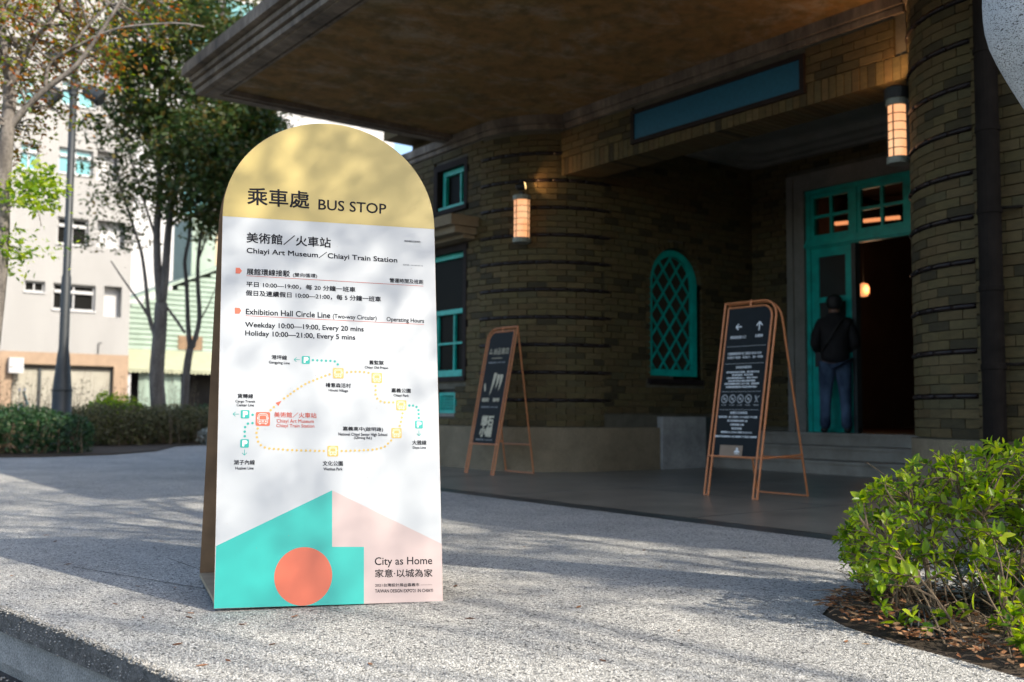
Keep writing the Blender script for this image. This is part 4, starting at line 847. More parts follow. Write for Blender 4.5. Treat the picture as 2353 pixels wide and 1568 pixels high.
for tab_, mt_ in ((GOLD_DOTS, 'gold'), (TEAL_DOTS, 'tealink')):
    me = bpy.data.meshes.new('route_dot'); me.from_pydata([tuple(E_*.0047*math.cos(2*math.pi*i/14)+U_*.0047*math.sin(2*math.pi*i/14)) for i in range(14)], [], [tuple(range(14))]); me.materials.append(MAT[mt_])
    for c in tab_: o = bpy.data.objects.new('route_dot', me); link(o, fp); o.location = P3(c[0], c[1], .0012)-OFF[sg]
def bus_icon(c, s, k):
    D().rrect(c, s, s, s*.11, .0012).build('bus_icon', 'gold' if k == 'g' else 'orange', fp)
    d = D(); f = s/100; X = lambda x, y: (c[0]+x*f, c[1]+y*f); t = 2.6*f; w = .0018
    body = []
    for cx, cy, a0, r in ((16, 20, 0, 18), (-16, 20, 90, 18), (-28, -24, 180, 6), (28, -24, 270, 6)):
        body += [X(cx+r*math.cos(R(a0+a)), cy+r*math.sin(R(a0+a))) for a in (0, 22, 45, 68, 90)]
    d.stroke(body, t, w)
    win_ = []
    for cx, cy, a0, r in ((14, 16, 0, 12), (-14, 16, 90, 12), (-24, -5, 180, 2), (24, -5, 270, 2)):
        win_ += [X(cx+r*math.cos(R(a0+a)), cy+r*math.sin(R(a0+a))) for a in (0, 30, 60, 90)]
    d.stroke(win_, t, w)
    for sx in (-1, 1):
        d.disc(X(21*sx, -17), 4.5*f, w, 12); d.ring(X(20*sx, -35), 3.2*f, 5.4*f, w, 12); d.poly([X(34*sx, 14), X(38.5*sx, 9), X(38.5*sx, 1), X(34*sx, -4)][::sx], w)
    d.line(X(-9, -14), X(9, -14), t, w); d.line(X(-9, -20), X(9, -20), t, w)
    d.build('bus_outline', 'whitep', fp)
for c, s, k in BUSES: bus_icon(c, s, k)
for c, s in PARKS:
    D().rrect(c, s, s, s*.14, .0012).build('parking_icon', 'tealink', fp)
    text_print('P', SIGN_O, SIGN_E, SIGN_U, SIGN_N, (c[0]-s*.2, c[1]-s*.31), (c[0]+s*.26, c[1]-s*.31), (c[0]-s*.2, c[1]+s*.31), 'whitep', .045, fp, .0019)
d = D()
for a, b in ARROWS:
    a, b = Vector(a), Vector(b); dd = (b-a).normalized(); q = Vector((-dd.y, dd.x)); d.line(a, b, .0022, .0012); d.line(b-dd*.0005, b-dd*.0095+q*.0085, .0022, .0013); d.line(b-dd*.0005, b-dd*.0095-q*.0085, .0022, .0014)
d.build('map_arrows', 'tealink', fp)
d = D(); d.poly(TRI, .0012)
for p_ in PENT: d.poly(p_, .0012)
d.build('orange_markers', 'orange', fp)
d = D()
for a, b, k in RULES[:2]: d.line(a, b, .0017, .0012)
d.build('red_rules', 'redink', fp)
d = D(); d.line(RULES[2][0], RULES[2][1], .0009, .0012); d.build('thin_rule', 'ink', fp)
# small specks and scuffs of dirt on the face
d = D(); rs = random.Random(3)
for _ in range(70): d.disc((rs.uniform(.02, .81), rs.uniform(.2, 1.8)), rs.uniform(.0004, .0012), .0020, 6)
d.build('dirt_specks', 'ply', fp)
# back panel, same outline mirrored in lean, joined along the top; base board between the two
topv = vsp+hw; TOP = P3(uc, topv, -.015)
Hd = Vector((E_.x, E_.y, 0)).normalized(); back = Vector((-Hd.y, Hd.x, 0)); back = (back if back.dot(N_) < 0 else -back); back = Vector((-.84, .235, 0)).normalized()
D_BASE = .70
bO = O_+back*D_BASE; bO.z = .018
bU = (TOP-(bO+Hd*uc)).normalized(); bUn = (bU-Hd*bU.dot(Hd)).normalized(); bN = Hd.cross(bUn)
if bN.dot(back) < 0: bN = -bN
bl_ = (TOP-(bO+Hd*uc)).length/topv
m = MB(); m.prism([bO+Hd*u+bU*v*bl_ for u, v in outline], bN*.014); m.build('back_panel', 'ply', sg)
m = MB(); m.prism([P3(.0, .018, -.016), P3(SR[0], .018, -.016), bO+Hd*SR[0]-back*.003, bO-back*.003], (0, 0, .015)); m.build('base_board', 'plylite', sg)
m = MB()
for s_ in (.10, .70): m.obox(P3(s_, -.002, -.05), Hd*.05, back*.62, (0, 0, .012))
m.build('skid', 'plyedge', sg)
m = MB()
for s_ in (.12, .66): m.obox(P3(s_, topv-.33, -.03), Hd*.07, back*.07, (0, 0, .05))
m.build('spacer_block', 'plyedge', sg)

# ------------------------------------------------------------------ copper framed A-signs
def aframe(label, x0, x1, yf, yb, ytop, H, flip, cat='sign'):
    t = thing('standing_sign', label, cat, ((x0+x1)/2, (yf+yb)/2, 0), 'copper framed standing signs in front of the entrance')
    O = Vector((x0, yf, .010)); ex = Vector((1, 0, 0)); top = Vector((x0, ytop, H)); U = (top-O).normalized(); Lh = (top-O).length; W = x1-x0; Nn = ex.cross(U); Z = .007
    def P(s, v, w=0): return O+ex*(W-s if flip else s)+U*v+Nn*w
    r = .0095; rc = .15; g_ = .045
    def loop(i, rc_):
        P_ = [P(i, .0), P(i, Lh-i-r), P(W-i-rc_, Lh-i-r)]
        for a in range(90, -1, -15): P_.append(P(W-i-rc_+rc_*math.cos(R(a)), Lh-i-r-rc_+rc_*math.sin(R(a))))
        return P_[:2]+[P(i, Lh-i-r)]+P_[3:]+[P(W-i, 0)]
    def tubes(name, pts):
        m = MB()
        for a, b in zip(pts, pts[1:]):
            if (b-a).length > .002:
                e = (b-a).normalized()*.004; m.tube([a-e, b+e], r, 6)
        return m.build(name, 'copper', t)
    tubes('outer_frame', loop(0, rc)); tubes('inner_frame', loop(g_, rc-g_))
    hb = .34
    tubes('cross_rail', [P(0, hb), P(W, hb)]); tubes('foot_rail', [P(0, .0), P(g_, .0)]); tubes('foot_rail', [P(W-g_, 0), P(W, 0)]); tubes('top_tie', [P(W*.5, Lh-g_), P(W*.5, Lh)])
    # back leg frame
    Bt = lambda s: Vector((P(s, Lh-.02).x, ytop+.02, H-.02)); Bb = lambda s: Vector((P(s, 0).x-.0, yb, .010))
    Lb = (Bt(0)-Bb(0)).length; bu = (Bt(0)-Bb(0)).normalized()
    BP = lambda s, v: Bb(s)+bu*v
    pts = [BP(.03, 0), BP(.03, Lb)]+[BP(W-rc+rc*math.cos(R(a)), Lb-rc+rc*math.sin(R(a))) for a in range(90, -1, -15)]+[BP(W, 0), BP(.03, 0)]
    tubes('back_frame', pts); tubes('back_rail', [BP(.03, .33), BP(W, .33)]); tubes('back_rail', [P(W*.06, Lh-.02, -.01), BP(.03, Lb-.02)]); tubes('side_link', [P(W, hb, -.01), BP(W, .36)])
    i = g_+r; rp = rc-g_-r; pl = [P(i, hb+r, -.003), P(W-i, hb+r, -.003)]+[P(W-i-rp+rp*math.cos(R(a)), Lh-i-r-rp+rp*math.sin(R(a)), -.003) for a in range(0, 91, 15)]+[P(i, Lh-i-r, -.003)]
    m = MB(); m.prism(pl, Nn*.006); pn = m.build('panel', 'board', t)
    PO = O+Nn*.0045; PE = ex
    return t, pn, PO, PE, U, Nn, W, Lh, hb
# sign by the steps
t, pn, PO, PE, PU, PN, W_, Lh, hb = aframe('black panel sign with white arrows and notices in a copper frame, standing before the steps', -6.055, -5.475, 6.63, 7.30, 6.93, 1.705, False)
def tx(s, cx, v, w, h, mat='whitep', bold=.01, sl=0):
    text_print(s, PO, PE, PU, PN, (cx-w/2, v-h/2), (cx+w/2, v-h/2), (cx-w/2, v+h/2), mat, bold, pn, .0006)
dW = lambda: Dec(PO, PE, PU, PN)
vv = lambda y: Lh-.055-(y/1000.)*(Lh-.055-hb)      # 0..1000 from the panel's top to its bottom
cx0 = W_/2
d = dW()
def arrow(d, c, dirv, L, t):
    c = Vector(c); dv = Vector(dirv); q = Vector((-dv.y, dv.x)); a, b = c-dv*L/2, c+dv*L/2
    d.line(a, b, t, .0006); d.line(b+dv*t*.3, b-dv*L*.42+q*L*.42, t, .0007); d.line(b+dv*t*.3, b-dv*L*.42-q*L*.42, t, .0008)
arrow(d, (cx0-.10, vv(135)), (-1, 0), .062, .011); arrow(d, (cx0+.125, vv(140)), (0, 1), .075, .011)
d.build('arrows', 'whitep', pn)
tx('美術館本館入口', cx0-.10, vv(205), .175, .028); tx('古蹟棟', cx0+.13, vv(203), .085, .028)
d = dW()
for v in (268, 385, 572, 692): d.line((.075, vv(v)), (W_-.075, vv(v)), .0035, .0006)
d.build('rules', 'greyprint', pn)
tx('古蹟棟開放時間 週二至週日 09:00-18:00', cx0-.01, vv(317), .37, .024); tx('休館日 每週一及除夕、初一休館', cx0, vv(343), .39, .022)
tx('美術館參觀須知', cx0, vv(410), .17, .022)
for v, w, s in ((442, .36, '請勿觸摸展品及展櫃，請勿靠近作品'), (461, .23, '館內請勿飲食、吸菸及喧嘩'), (481, .34, '請勿攜帶寵物進入，導盲犬除外'), (501, .30, '請勿使用閃光燈及腳架攝影'), (520, .38, '參觀時請聽從服務人員之引導，維護展場'), (541, .34, '如需團體導覽請於兩週前預約登記')): tx(s, cx0-.005, vv(v), w, .0165, 'whitep', .02)
d = dW()
for k in range(4):
    c = (.115+k*.088, vv(620)); d.ring(c, .029, .038, .0006, 24, .98)
    d.line((c[0]-.022, c[1]+.022), (c[0]+.022, c[1]-.022), .007, .0007); d.rrect((c[0], c[1]), .026, .018, .004, .0005)
c = (.115+4*.088, vv(620)); d.disc((c[0]-.012, c[1]+.022), .008, .0006, 10); d.line((c[0]-.012, c[1]+.014), (c[0]+.002, c[1]-.010), .012, .0006); d.line((c[0]-.004, c[1]+.004), (c[0]+.028, c[1]+.024), .007, .0007); d.line((c[0], c[1]-.008), (c[0]-.014, c[1]-.032), .007, .0007); d.line((c[0]+.002, c[1]-.008), (c[0]+.018, c[1]-.030), .007, .0007)
d.build('pictograms', 'greyprint', pn)
for k, s in enumerate(('禁止吸菸', '禁止飲食', '禁止攝影', '禁帶寵物', '輕聲細語')): tx(s, .115+k*.088, vv(661), .055, .011, 'greyprint', .01)
tx('嘉義市立美術館', cx0, vv(712), .19, .022)
for v, w, s in ((740, .42, '開放時間：週二至週日上午九點至下午五點'), (765, .22, '週六延長開放至晚間八點'), (790, .15, '免費參觀入場'), (815, .11, '歡迎蒞臨'), (840, .34, '服務電話 05-2270016 傳真 05-2271016'), (868, .46, '嘉義市西區廣寧街101號 "請掃描下方條碼下載導覽"')): tx(s, cx0-.005, vv(v), w, .017, 'whitep', .02)
d = dW(); d.poly([(.075+.05, vv(998)), (.075+.30, vv(998)), (.075+.30, vv(925)), (.075+.05, vv(925))], .0008); lb = d.build('kraft_label', 'kraft', pn)
tx('開放空間', .16, vv(938), .04, .012, 'ink', .03); tx('服務項目', .16, vv(955), .04, .012, 'ink', .03); tx('參觀路線', .16, vv(972), .04, .012, 'ink', .03)
d = dW(); c = (.075+.24, vv(962)); d.disc((c[0], c[1]+.018), .012, .0012, 12); d.poly([(c[0]-.032, c[1]-.012), (c[0]+.032, c[1]-.012), (c[0]+.020, c[1]+.006), (c[0]-.020, c[1]+.006)], .0012); d.rrect((c[0], c[1]-.022), .05, .006, .002, .0013); d.build('emblem', 'whitep', pn)
# sign by the left wall
t, pn, PO, PE, PU, PN, W_, Lh, hb = aframe('narrow dark sign with cream brush lettering in a copper frame, beside the left brick corner', -9.715, -9.150, 6.60, 7.19, 6.93, 1.70, True)
cx0 = W_/2
d = dW()
for q in ((-.175, 0), (-.145, 0), (-.16, .034)): d.poly([(cx0+q[0]-.014, vv(198)+q[1]), (cx0+q[0]+.014, vv(198)+q[1]), (cx0+q[0], vv(198)+q[1]+.030)], .0008)
d.build('triangle_mark', 'cream', pn)
tx('誠品書店', cx0+.045, vv(178), .30, .075, 'cream', .0); tx('the bookstore', cx0-.02, vv(238), .20, .018, 'cream', .01); tx('美術館2樓 11:00–21:00', cx0-.01, vv(278), .32, .018, 'greyprint', .02)
tx('、', cx0-.16, vv(500), .035, .085, 'cream', .03)
d = dW()
for x0, x1, x2, a, b in ((.00, -.03, -.055, 370, 580), (.065, .055, .045, 385, 520), (.125, .115, .110, 385, 535)):
    d.poly([(cx0+x1-.002, vv(b*.5+a*.5)), (cx0+x2, vv(b)), (cx0+x2+.022, vv(b-30)), (cx0+x1+.036, vv(b*.5+a*.5)), (cx0+x0+.04, vv(a+8)), (cx0+x0+.0, vv(a)), (cx0+x0-.018, vv(a+5))], .0008)
d.build('brush_character', 'cream', pn)
tx('昭和', cx0-.11, vv(612), .13, .045, 'cream', .03); tx('咖啡', cx0+.10, vv(612), .12, .045, 'cream', .03); tx('美術館1樓 11:00–21:00', cx0-.01, vv(675), .32, .018, 'greyprint', .02)
tx('想石', cx0+.0, vv(795), .23, .115, 'cream', .045); tx('小舖', cx0+.0, vv(890), .23, .115, 'cream', .045); tx('美術館1樓 11:00–21:00', cx0-.01, vv(962), .32, .018, 'greyprint', .02)

# ------------------------------------------------------------------ wall lanterns
MAT['glow'] = None
def mat_glow():
    m, t_, p, o = nt('frosted_lamp_shade'); v = coords(t_)
    c = ramp(t_, noise(t_, coords(t_, (1, 1, .6)), 7, 3), [(.3, (1.0, .39, .15)), (.7, (1.0, .52, .25))])
    t_.links.new(c, p.inputs['Emission Color']); p.inputs['Emission Strength'].default_value = .50; p.inputs['Base Color'].default_value = (.5, .4, .3, 1); p.inputs['Roughness'].default_value = .5; return m
MAT['glow'] = mat_glow(); MAT['bulb'] = emis('spot_lens_glow', (1.0, .62, .25), 2.6)
def lantern(label, c, nrm, h=.57, r=.105, spot_to=None, energy=6, dome=False):
    c = Vector(c); nrm = Vector(nrm).normalized(); t = thing('wall_lantern', label, 'wall lamp', c, 'glowing cylinder lanterns on the rounded corners')
    a0 = math.atan2(nrm.y, nrm.x)
    MB().lathe([(r-.012, -h/2+.05), (r-.012, h/2-.05)], c, 24).build('shade', 'glow', t, smooth=True)
    for z0, z1 in ((-h/2, -h/2+.055), (h/2-.055, h/2)):
        MB().lathe([(0, z0), (r+.006, z0), (r+.006, z1), (0, z1)], c, 24).build('cap', 'lampmetal', t)
    for k in range(1, 6):
        z = -h/2+.055+(h-.11)*k/6; MB().lathe([(r-.010, z-.003), (r-.004, z-.003), (r-.004, z+.003), (r-.010, z+.003)], c, 24).build('band', 'black', t)
    for da in (-.35, 1.15, -1.85):
        an = a0+da; p = c+Vector((math.cos(an), math.sin(an), 0))*(r-.006); q = Vector((-math.sin(an), math.cos(an), 0))
        m = MB(); m.obox(p-q*.004+Vector((0, 0, -h/2+.05)), q*.008, Vector((math.cos(an), math.sin(an), 0))*.008, (0, 0, h-.10)); m.build('upright', 'black', t)
    b = c-nrm*(r+.06); s_ = Vector((-nrm.y, nrm.x, 0))
    m = MB(); m.obox(b-s_*.05+Vector((0, 0, -h/2+.02)), s_*.10, nrm*.075, (0, 0, h-.04)); m.build('back_plate', 'black', t)
    if dome: MB().lathe([(0, .0), (.10, .0), (.10, .09), (.08, .105), (0, .105)], c+Vector((0, 0, h/2)), 20).build('spot_housing', 'black', t)
    tgt = Vector(spot_to); sp = c+Vector((0, 0, h/2+.12)); dv = (tgt-sp).normalized()
    if not dome:
        MB().tube([c+Vector((0, 0, h/2)), c+Vector((0, 0, h/2+.05))], .03, 10).build('spot_bracket', 'black', t)
        MB().tube([sp-dv*.075, sp-dv*.03, sp+dv*.03], [.030, .048, .050], 14).build('spot_housing', 'black', t)
        MB().tube([sp+dv*.031, sp+dv*.038], .043, 14).build('spot_lens', 'bulb', t)
    l = bpy.data.lights.new('spot', 'SPOT'); l.energy = energy; l.color = (1, .52, .22); l.spot_size = R(95 if not dome else 150); l.spot_blend = .6; l.shadow_soft_size = .03
    lo = bpy.data.objects.new('lantern_spot', l); link(lo, t); lo.location = sp+dv*.045-c if not dome else Vector((0, 0, h/2+.12)); lo.rotation_euler = (-dv).to_track_quat('Z', 'Y').to_euler()
    return t
n1 = Vector((.545, -.839, 0))
lantern('glowing orange cylinder lantern with a lit spotlight on top, on the left rounded brick corner', (-9.455, 7.205, 3.01), n1, .565, .105, (-9.3, 7.52, 3.50), 3.5)
lantern('orange glowing lantern near the door, at the inner edge of the right brick pillar', (-4.675, 7.49, 3.065), (-.84, -.55, 0), .545, .083, (-5.3, 7.35, 4.3), 7, True)

# ------------------------------------------------------------------ person seen from behind in the doorway
def skinmesh(name, V, E, Rr, mat, parent, sub=2):
    me = bpy.data.meshes.new(name); me.from_pydata([tuple(Vector(v)) for v in V], E, []); o = bpy.data.objects.new(name, me); COL.objects.link(o)
    sk = o.modifiers.new('skin', 'SKIN'); ss = o.modifiers.new('sub', 'SUBSURF'); ss.levels = sub; ss.render_levels = sub
    for i, r_ in enumerate(Rr): me.skin_vertices[0].data[i].radius = (r_, r_) if not isinstance(r_, tuple) else r_
    for i in range(len(V)): me.skin_vertices[0].data[i].use_root = (i == 0)
    bpy.context.view_layer.update()
    m2 = bpy.data.meshes.new_from_object(o.evaluated_get(bpy.context.evaluated_depsgraph_get())); bpy.data.objects.remove(o); bpy.data.meshes.remove(me)
    m2.name = name; m2.materials.clear(); m2.materials.append(MAT[mat]); m2.polygons.foreach_set('use_smooth', [True]*len(m2.polygons))
    o2 = bpy.data.objects.new(name, m2); link(o2, parent); return o2
pr = thing('person', 'person in black jacket and faded blue jeans standing with back turned in the doorway', 'person', (-7.72, 10.88, .478))
pr.rotation_euler.z = math.atan2(.81, -.58)-R(90)      # local +y is the way the person faces
OFFP = Vector((0, 0, 0))
OFF[pr] = OFFP
V = [(0, 0, .97), (0, 0, 1.08), (0, .01, 1.24), (0, 0, 1.40), (0, 0, 1.50), (0, .015, 1.60), (0, .03, 1.70)]; Rr = [(.10, .075), (.10, .075), (.12, .085), (.11, .08), .055, (.082, .092), (.075, .085)]; E = [(0, 1), (1, 2), (2, 3), (3, 4), (4, 5), (5, 6)]
for sx in (-1, 1):
    b = len(V); V += [(.095*sx, 0, .88), (.115*sx, .02, .50), (.125*sx, -.01, .10), (.135*sx, -.02, .045), (.15*sx, .15, .03)]; Rr += [.085, .055, .038, .04, .03]; E += [(0, b), (b, b+1), (b+1, b+2), (b+2, b+3), (b+3, b+4)]
    b = len(V); V += [(.175*sx, 0, 1.415), (.235*sx, -.03, 1.14), (.20*sx, .16, 1.05), (.17*sx, .24, 1.08)]; Rr += [.050, .040, .032, (.035, .018)]; E += [(3, b), (b, b+1), (b+1, b+2), (b+2, b+3)]
    for k in range(4):
        f = len(V); dx = (k-1.5)*.019; V += [(.165*sx+dx, .285, 1.09), (.16*sx+dx, .315-.004*abs(k-1.5), 1.075), (.155*sx+dx, .325, 1.05)]; Rr += [.009, .008, .0075]; E += [(b+3, f), (f, f+1), (f+1, f+2)]
    f = len(V); V += [(.14*sx-.0*sx, .255, 1.11), (.125*sx, .28, 1.12)]; Rr += [.010, .009]; E += [(b+3, f), (f, f+1)]
skinmesh('body', V, E, Rr, 'skin', pr)
V = [(0, 0, .84), (0, -.005, 1.06), (0, -.005, 1.26), (0, -.01, 1.385), (0, 0, 1.475), (0, .005, 1.54)]; Rr = [(.20, .16), (.185, .145), (.205, .15), (.18, .12), (.10, .085), (.075, .075)]; E = [(0, 1), (1, 2), (2, 3), (3, 4), (4, 5)]
for sx in (-1, 1):
    b = len(V); V += [(.165*sx, 0, 1.385), (.215*sx, -.02, 1.26), (.245*sx, -.03, 1.11), (.20*sx, .13, 1.04)]; Rr += [.080, .074, .066, .054]; E += [(3, b), (b, b+1), (b+1, b+2), (b+2, b+3)]
jk = skinmesh('jacket', V, E, Rr, 'jacket', pr)
V = [(0, 0, 1.02)]; Rr = [(.20, .15)]; E = []
for sx in (-1, 1):
    b = len(V); V += [(.09*sx, 0, .86), (.105*sx, .005, .70), (.118*sx, .02, .50), (.125*sx, -.005, .28), (.13*sx, -.01, .035)]; Rr += [.125, .105, .082, .070, .076]; E += [(0, b)]+[(b+i, b+i+1) for i in range(4)]
skinmesh('jeans', V, E, Rr, 'jeans', pr)
for sx in (-1, 1): skinmesh('shoe', [(.132*sx, -.05, .045), (.14*sx, .05, .045), (.155*sx, .17, .032)], [(0, 1), (1, 2)], [.048, .046, .034], 'shoes', pr)
skinmesh('hair', [(0, -.045, 1.55), (0, -.04, 1.60), (0, -.02, 1.67), (0, .01, 1.735)], [(0, 1), (1, 2), (2, 3)], [(.065, .045), (.098, .07), (.118, .115), (.088, .10)], 'hair', pr)
for sx in (-1, 1): skinmesh('ear', [(.078*sx, .01, 1.615), (.084*sx, 0, 1.64)], [(0, 1)], [.010, .013], 'skin', pr, 1)
m = MB(); m.tube([(.13, -.06, 1.455), (.08, -.130, 1.40), (0, -.165, 1.28), (-.09, -.16, 1.14), (-.15, -.10, 1.03)], .014, 6); m.build('shoulder_strap', 'shoes', pr, smooth=True)
m = MB(); m.box(-.24, -.12, .05, .17, .84, 1.02); bgm = m.build('shoulder_bag', 'shoes', pr)
m = MB(); m.lathe([(.158, 0), (.160, .02), (.158, .04)], (0, 0, 0), 20); 
m = MB(); m.box(-.025, .025, -.118, -.105, .965, 1.0); m.build('belt_patch', 'wood', pr)
# ------------------------------------------------------------------ street lamp
p0 = PT(141, 940, 17.6); lx, ly = p0.x, p0.y
sl = thing('street_lamp', 'tall dark grey lamp post with a thick tapered base and floodlights, behind the hedge', 'street lamp', (lx, ly, .02))
m = MB(); m.lathe([(.19, 0), (.19, .02), (.170, .03), (.165, 1.0), (.160, 1.02), (.105, 1.62), (.085, 1.75), (.082, 3.0), (.066, 3.05), (.062, 8.5), (0, 8.5)], (lx, ly, .02), 16); m.build('pole', 'polegrey', sl, smooth=True)
MB().lathe([(.168, -.02), (.175, -.015), (.175, .015), (.162, .02)], (lx, ly, 1.03), 16).build('collar', 'polegrey', sl)
def flood(z, dx, dy, tilt):
    c = Vector((lx, ly, z)); d = Vector((dx, dy, 0)).normalized(); a = c+d*.30; m = MB()
    m.tube([c+Vector((0, 0, .05)), c+d*.16+Vector((0, 0, .08)), a], .022, 6); arm = m.build('arm', 'polegrey', sl)
    ax = (d+Vector((0, 0, tilt))).normalized(); MB().tube([a-ax*.12, a-ax*.09, a+ax*.10, a+ax*.22, a+ax*.24], [.07, .115, .125, .15, .13], 12).build('floodlight', 'polegrey', sl)
    MB().lathe([(.07, -.05), (.085, -.05), (.085, .05), (.07, .05)], (lx, ly, z+.05), 12).build('clamp', 'polegrey', sl)
dr = Vector((rt.x, rt.y, 0)).normalized()
flood(6.35, dr.x, dr.y, -.55); flood(6.30, -dr.x+.2, -dr.y, -.9); flood(7.25, dr.x, dr.y-.5, -.4); flood(7.1, -dr.x, -dr.y, -1.0)

# ------------------------------------------------------------------ far buildings
WX = -46.0
wb = thing('white_tiled_building', 'sunlit white tiled building with a tan ground floor and cream roller shutters', 'building', (WX, 6, -.22))
ops = []
def wrect(u0, v0, u1, v1):
    a = ATX(u0, v0, WX); b = ATX(u1, v1, WX); return (a.y, b.y, min(a.z, b.z), max(a.z, b.z))
wins = [wrect(123, 650, 218, 716), wrect(57, 644, 103, 672), wrect(47, 326, 88, 392), wrect(136, 336, 213, 406), wrect(133, 497, 202, 566), wrect(143, 182, 221, 251), wrect(40, 176, 80, 244)]
rec = [wrect(240, 657, 278, 730), wrect(224, 505, 286, 574), wrect(224, 345, 270, 420)]
YL, YR = -6.0, ATX(299, 700, WX).y
shu = [(8.42, 12.50, -.2, 2.56), (2.2, 7.0, -.2, 2.56)]
m = MB(); cells(m, lambda mb, a, b, c, d, mi: mb.box(WX-.5, WX, a, b, c, d, mi), YL, YR, 3.08, 22, wins+rec); m.box(WX-14, WX-.5, YR-.3, YR, 3.08, 22); m.box(WX-14, WX-.5, YL, YL+.3, 3.08, 22); m.box(WX-14, WX-.5, YL+.3, YR-.3, 21.6, 22)
m.build('wall', 'tilewall', wb)
m = MB(); cells(m, lambda mb, a, b, c, d, mi: mb.box(WX-.5, WX+.01, a, b, c, d, mi), YL, YR+.01, -.24, 3.078, shu); m.build('ground_floor_wall', 'tanwall', wb)
MB().box(WX-1.2, WX-.7, YL, YR-.3, 3.1, 21).build('inner_wall', 'roomdark', wb)
for y0, y1, z0, z1 in shu:
    m = MB(); z = z0; 
    while z < z1-.06: m.box(WX-.33, WX-.30+.02, y0+.08, y1-.08, z+.012, z+.088); z += .10
    m.box(WX-.37, WX-.33, y0, y1, z0, z1)
    s_ = m.build('shutter', 'shutter', wb, kind='stuff'); MB().box(WX-.34, WX-.18, y0, y1, z1-.16, z1-.06).build('shutter_box', 'roomdark', wb)
    MB().box(WX-.30, WX-.20, y0+1.05, y0+1.17, z0, z1-.16).build('shutter_guide', 'polegrey', wb)
    MB().box(WX-.32, WX-.22, y1-.08, y1, z0, z1-.16).build('shutter_guide', 'polegrey', wb); MB().box(WX-.32, WX-.22, y0, y0+.08, z0, z1-.16).build('shutter_guide', 'polegrey', wb)
for i, (y0, y1, z0, z1) in enumerate(wins):
    m = MB(); f = .07; zr = z1-(z1-z0)*.30
    for a, b, c, d in ((y0, y1, z0, z0+f), (y0, y1, z1-f, z1), (y0, y0+f, z0+f, z1-f), (y1-f, y1, z0+f, z1-f)): m.box(WX-.26, WX-.18, a, b, c, d)
    m.box(WX-.255, WX-.17, (y0+y1)/2-.03, (y0+y1)/2+.03, z0+f, z1-f)
    if z1-z0 > .7: m.box(WX-.25, WX-.10, y0+f, y1-f, zr-.06, zr+.07)
    w_ = m.build('window', 'whitebox', wb); MB().box(WX-.24, WX-.23, y0+f, y1-f, z0+f, z1-f).build('pane', 'tglass' if i not in (0, 1, 4) else 'darkteal', w_) if False else MB().box(WX-.24, WX-.23, y0+f, y1-f, z0+f, z1-f).build('pane', 'tglass' if i not in (0, 1, 4) else 'glass', w_)
    MB().box(WX-.17, WX+.06, y0-.03, y1+.03, z0-.07, z0-.002).build('sill', 'whitebox', w_)
for y0, y1, z0, z1 in rec:
    MB().box(WX-.47, WX-.45, y0, y1, z0, z1).build('recess_panel', 'whitebox', wb)
a = ATX(18, 822, WX); b = ATX(50, 858, WX); MB().box(WX, WX+.35, a.y, b.y, b.z, a.z).build('meter_box', 'whitebox', wb)
m = MB(); m.tube([(WX+.06, YR-1.3, 3.1), (WX+.06, YR-1.3, 3.55), (WX+.06, YR-1.15, 3.6)], .02, 6); m.build('cable', 'black', wb)

GX = -50.0
gb = thing('green_corrugated_building', 'low building clad in green corrugated metal with a gable roof above a pale awning', 'building', (GX, 20, -.22))
gy0, gy1 = 14.0, 26.5; pk = 20.2
def gz(y): return 5.85+(y-14.3)*.46 if y < pk else 8.55-(y-pk)*.46
z = 3.55; k = 0
while z < 8.6:
    z2 = z+.255; ya, yb = gy0, gy1
    if z2 > 5.8: ya = max(gy0, 14.3+(z2-5.85)/.46); yb = min(gy1, pk+(8.55-z2)/.46)
    if yb-ya < .3: break
    m = MB(); m.add([(GX, ya, z), (GX, yb, z), (GX+.07, yb, z+.05), (GX+.07, ya, z+.05), (GX+.07, yb, z+.16), (GX+.07, ya, z+.16), (GX, yb, z2), (GX, ya, z2)], [(0, 1, 2, 3), (3, 2, 4, 5), (5, 4, 6, 7)]); m.build('cladding_panel', 'greenwall', gb); z = z2; k += 1
MB().box(GX-8, GX-.02, gy0, gy1, -.24, 5.8).build('wall', 'greenwall', gb)
m = MB()
for (ya, za), (yb, zb) in (((gy0-.3, gz(14.3)-.14), (pk, 8.6)), ((pk, 8.6), (gy1+.3, gz(gy1)))): m.prism([(GX+.25, ya, za), (GX+.25, yb, zb), (GX+.25, yb, zb+.14), (GX+.25, ya, za+.14)], (-8, 0, 0))
m.build('roof', 'greenwall', gb)
MB().box(GX-6, GX-3, 18.2, 19.5, 6, 11.0).build('roof_tower', 'greenwall', gb)
a = ATX(410, 771, GX+.1); b = ATX(465, 806, GX+.1); wn_ = MB().box(GX+.02, GX+.1, a.y, b.y, b.z, a.z).build('window', 'ply', gb)
for q in range(9): y = a.y+(b.y-a.y)*(q+.5)/9; MB().box(GX+.1, GX+.12, y-.015, y+.015, b.z, a.z).build('window_bar', 'black', wn_)
MB().box(GX+.02, GX+.1, 22.6, 23.9, 3.9, 5.0).build('window', 'roomdark', gb)
m = MB(); m.prism([(GX, 13.4, 3.62), (GX+2.4, 13.4, 2.55), (GX+2.4, 13.4, 2.50), (GX, 13.4, 3.50)], (0, 14, 0)); m.build('awning', 'awning', gb)
m = MB()
for i in range(70): y = 13.4+i*.2; m.add([(GX+2.4, y, 2.52), (GX+2.4, y+.2, 2.52), (GX+2.4, y+.2, 2.44), (GX+2.4, y+.1, 2.38-random.random()*.05), (GX+2.4, y, 2.44)], [(0, 1, 2, 3, 4)])
m.build('awning_valance', 'awning', gb)
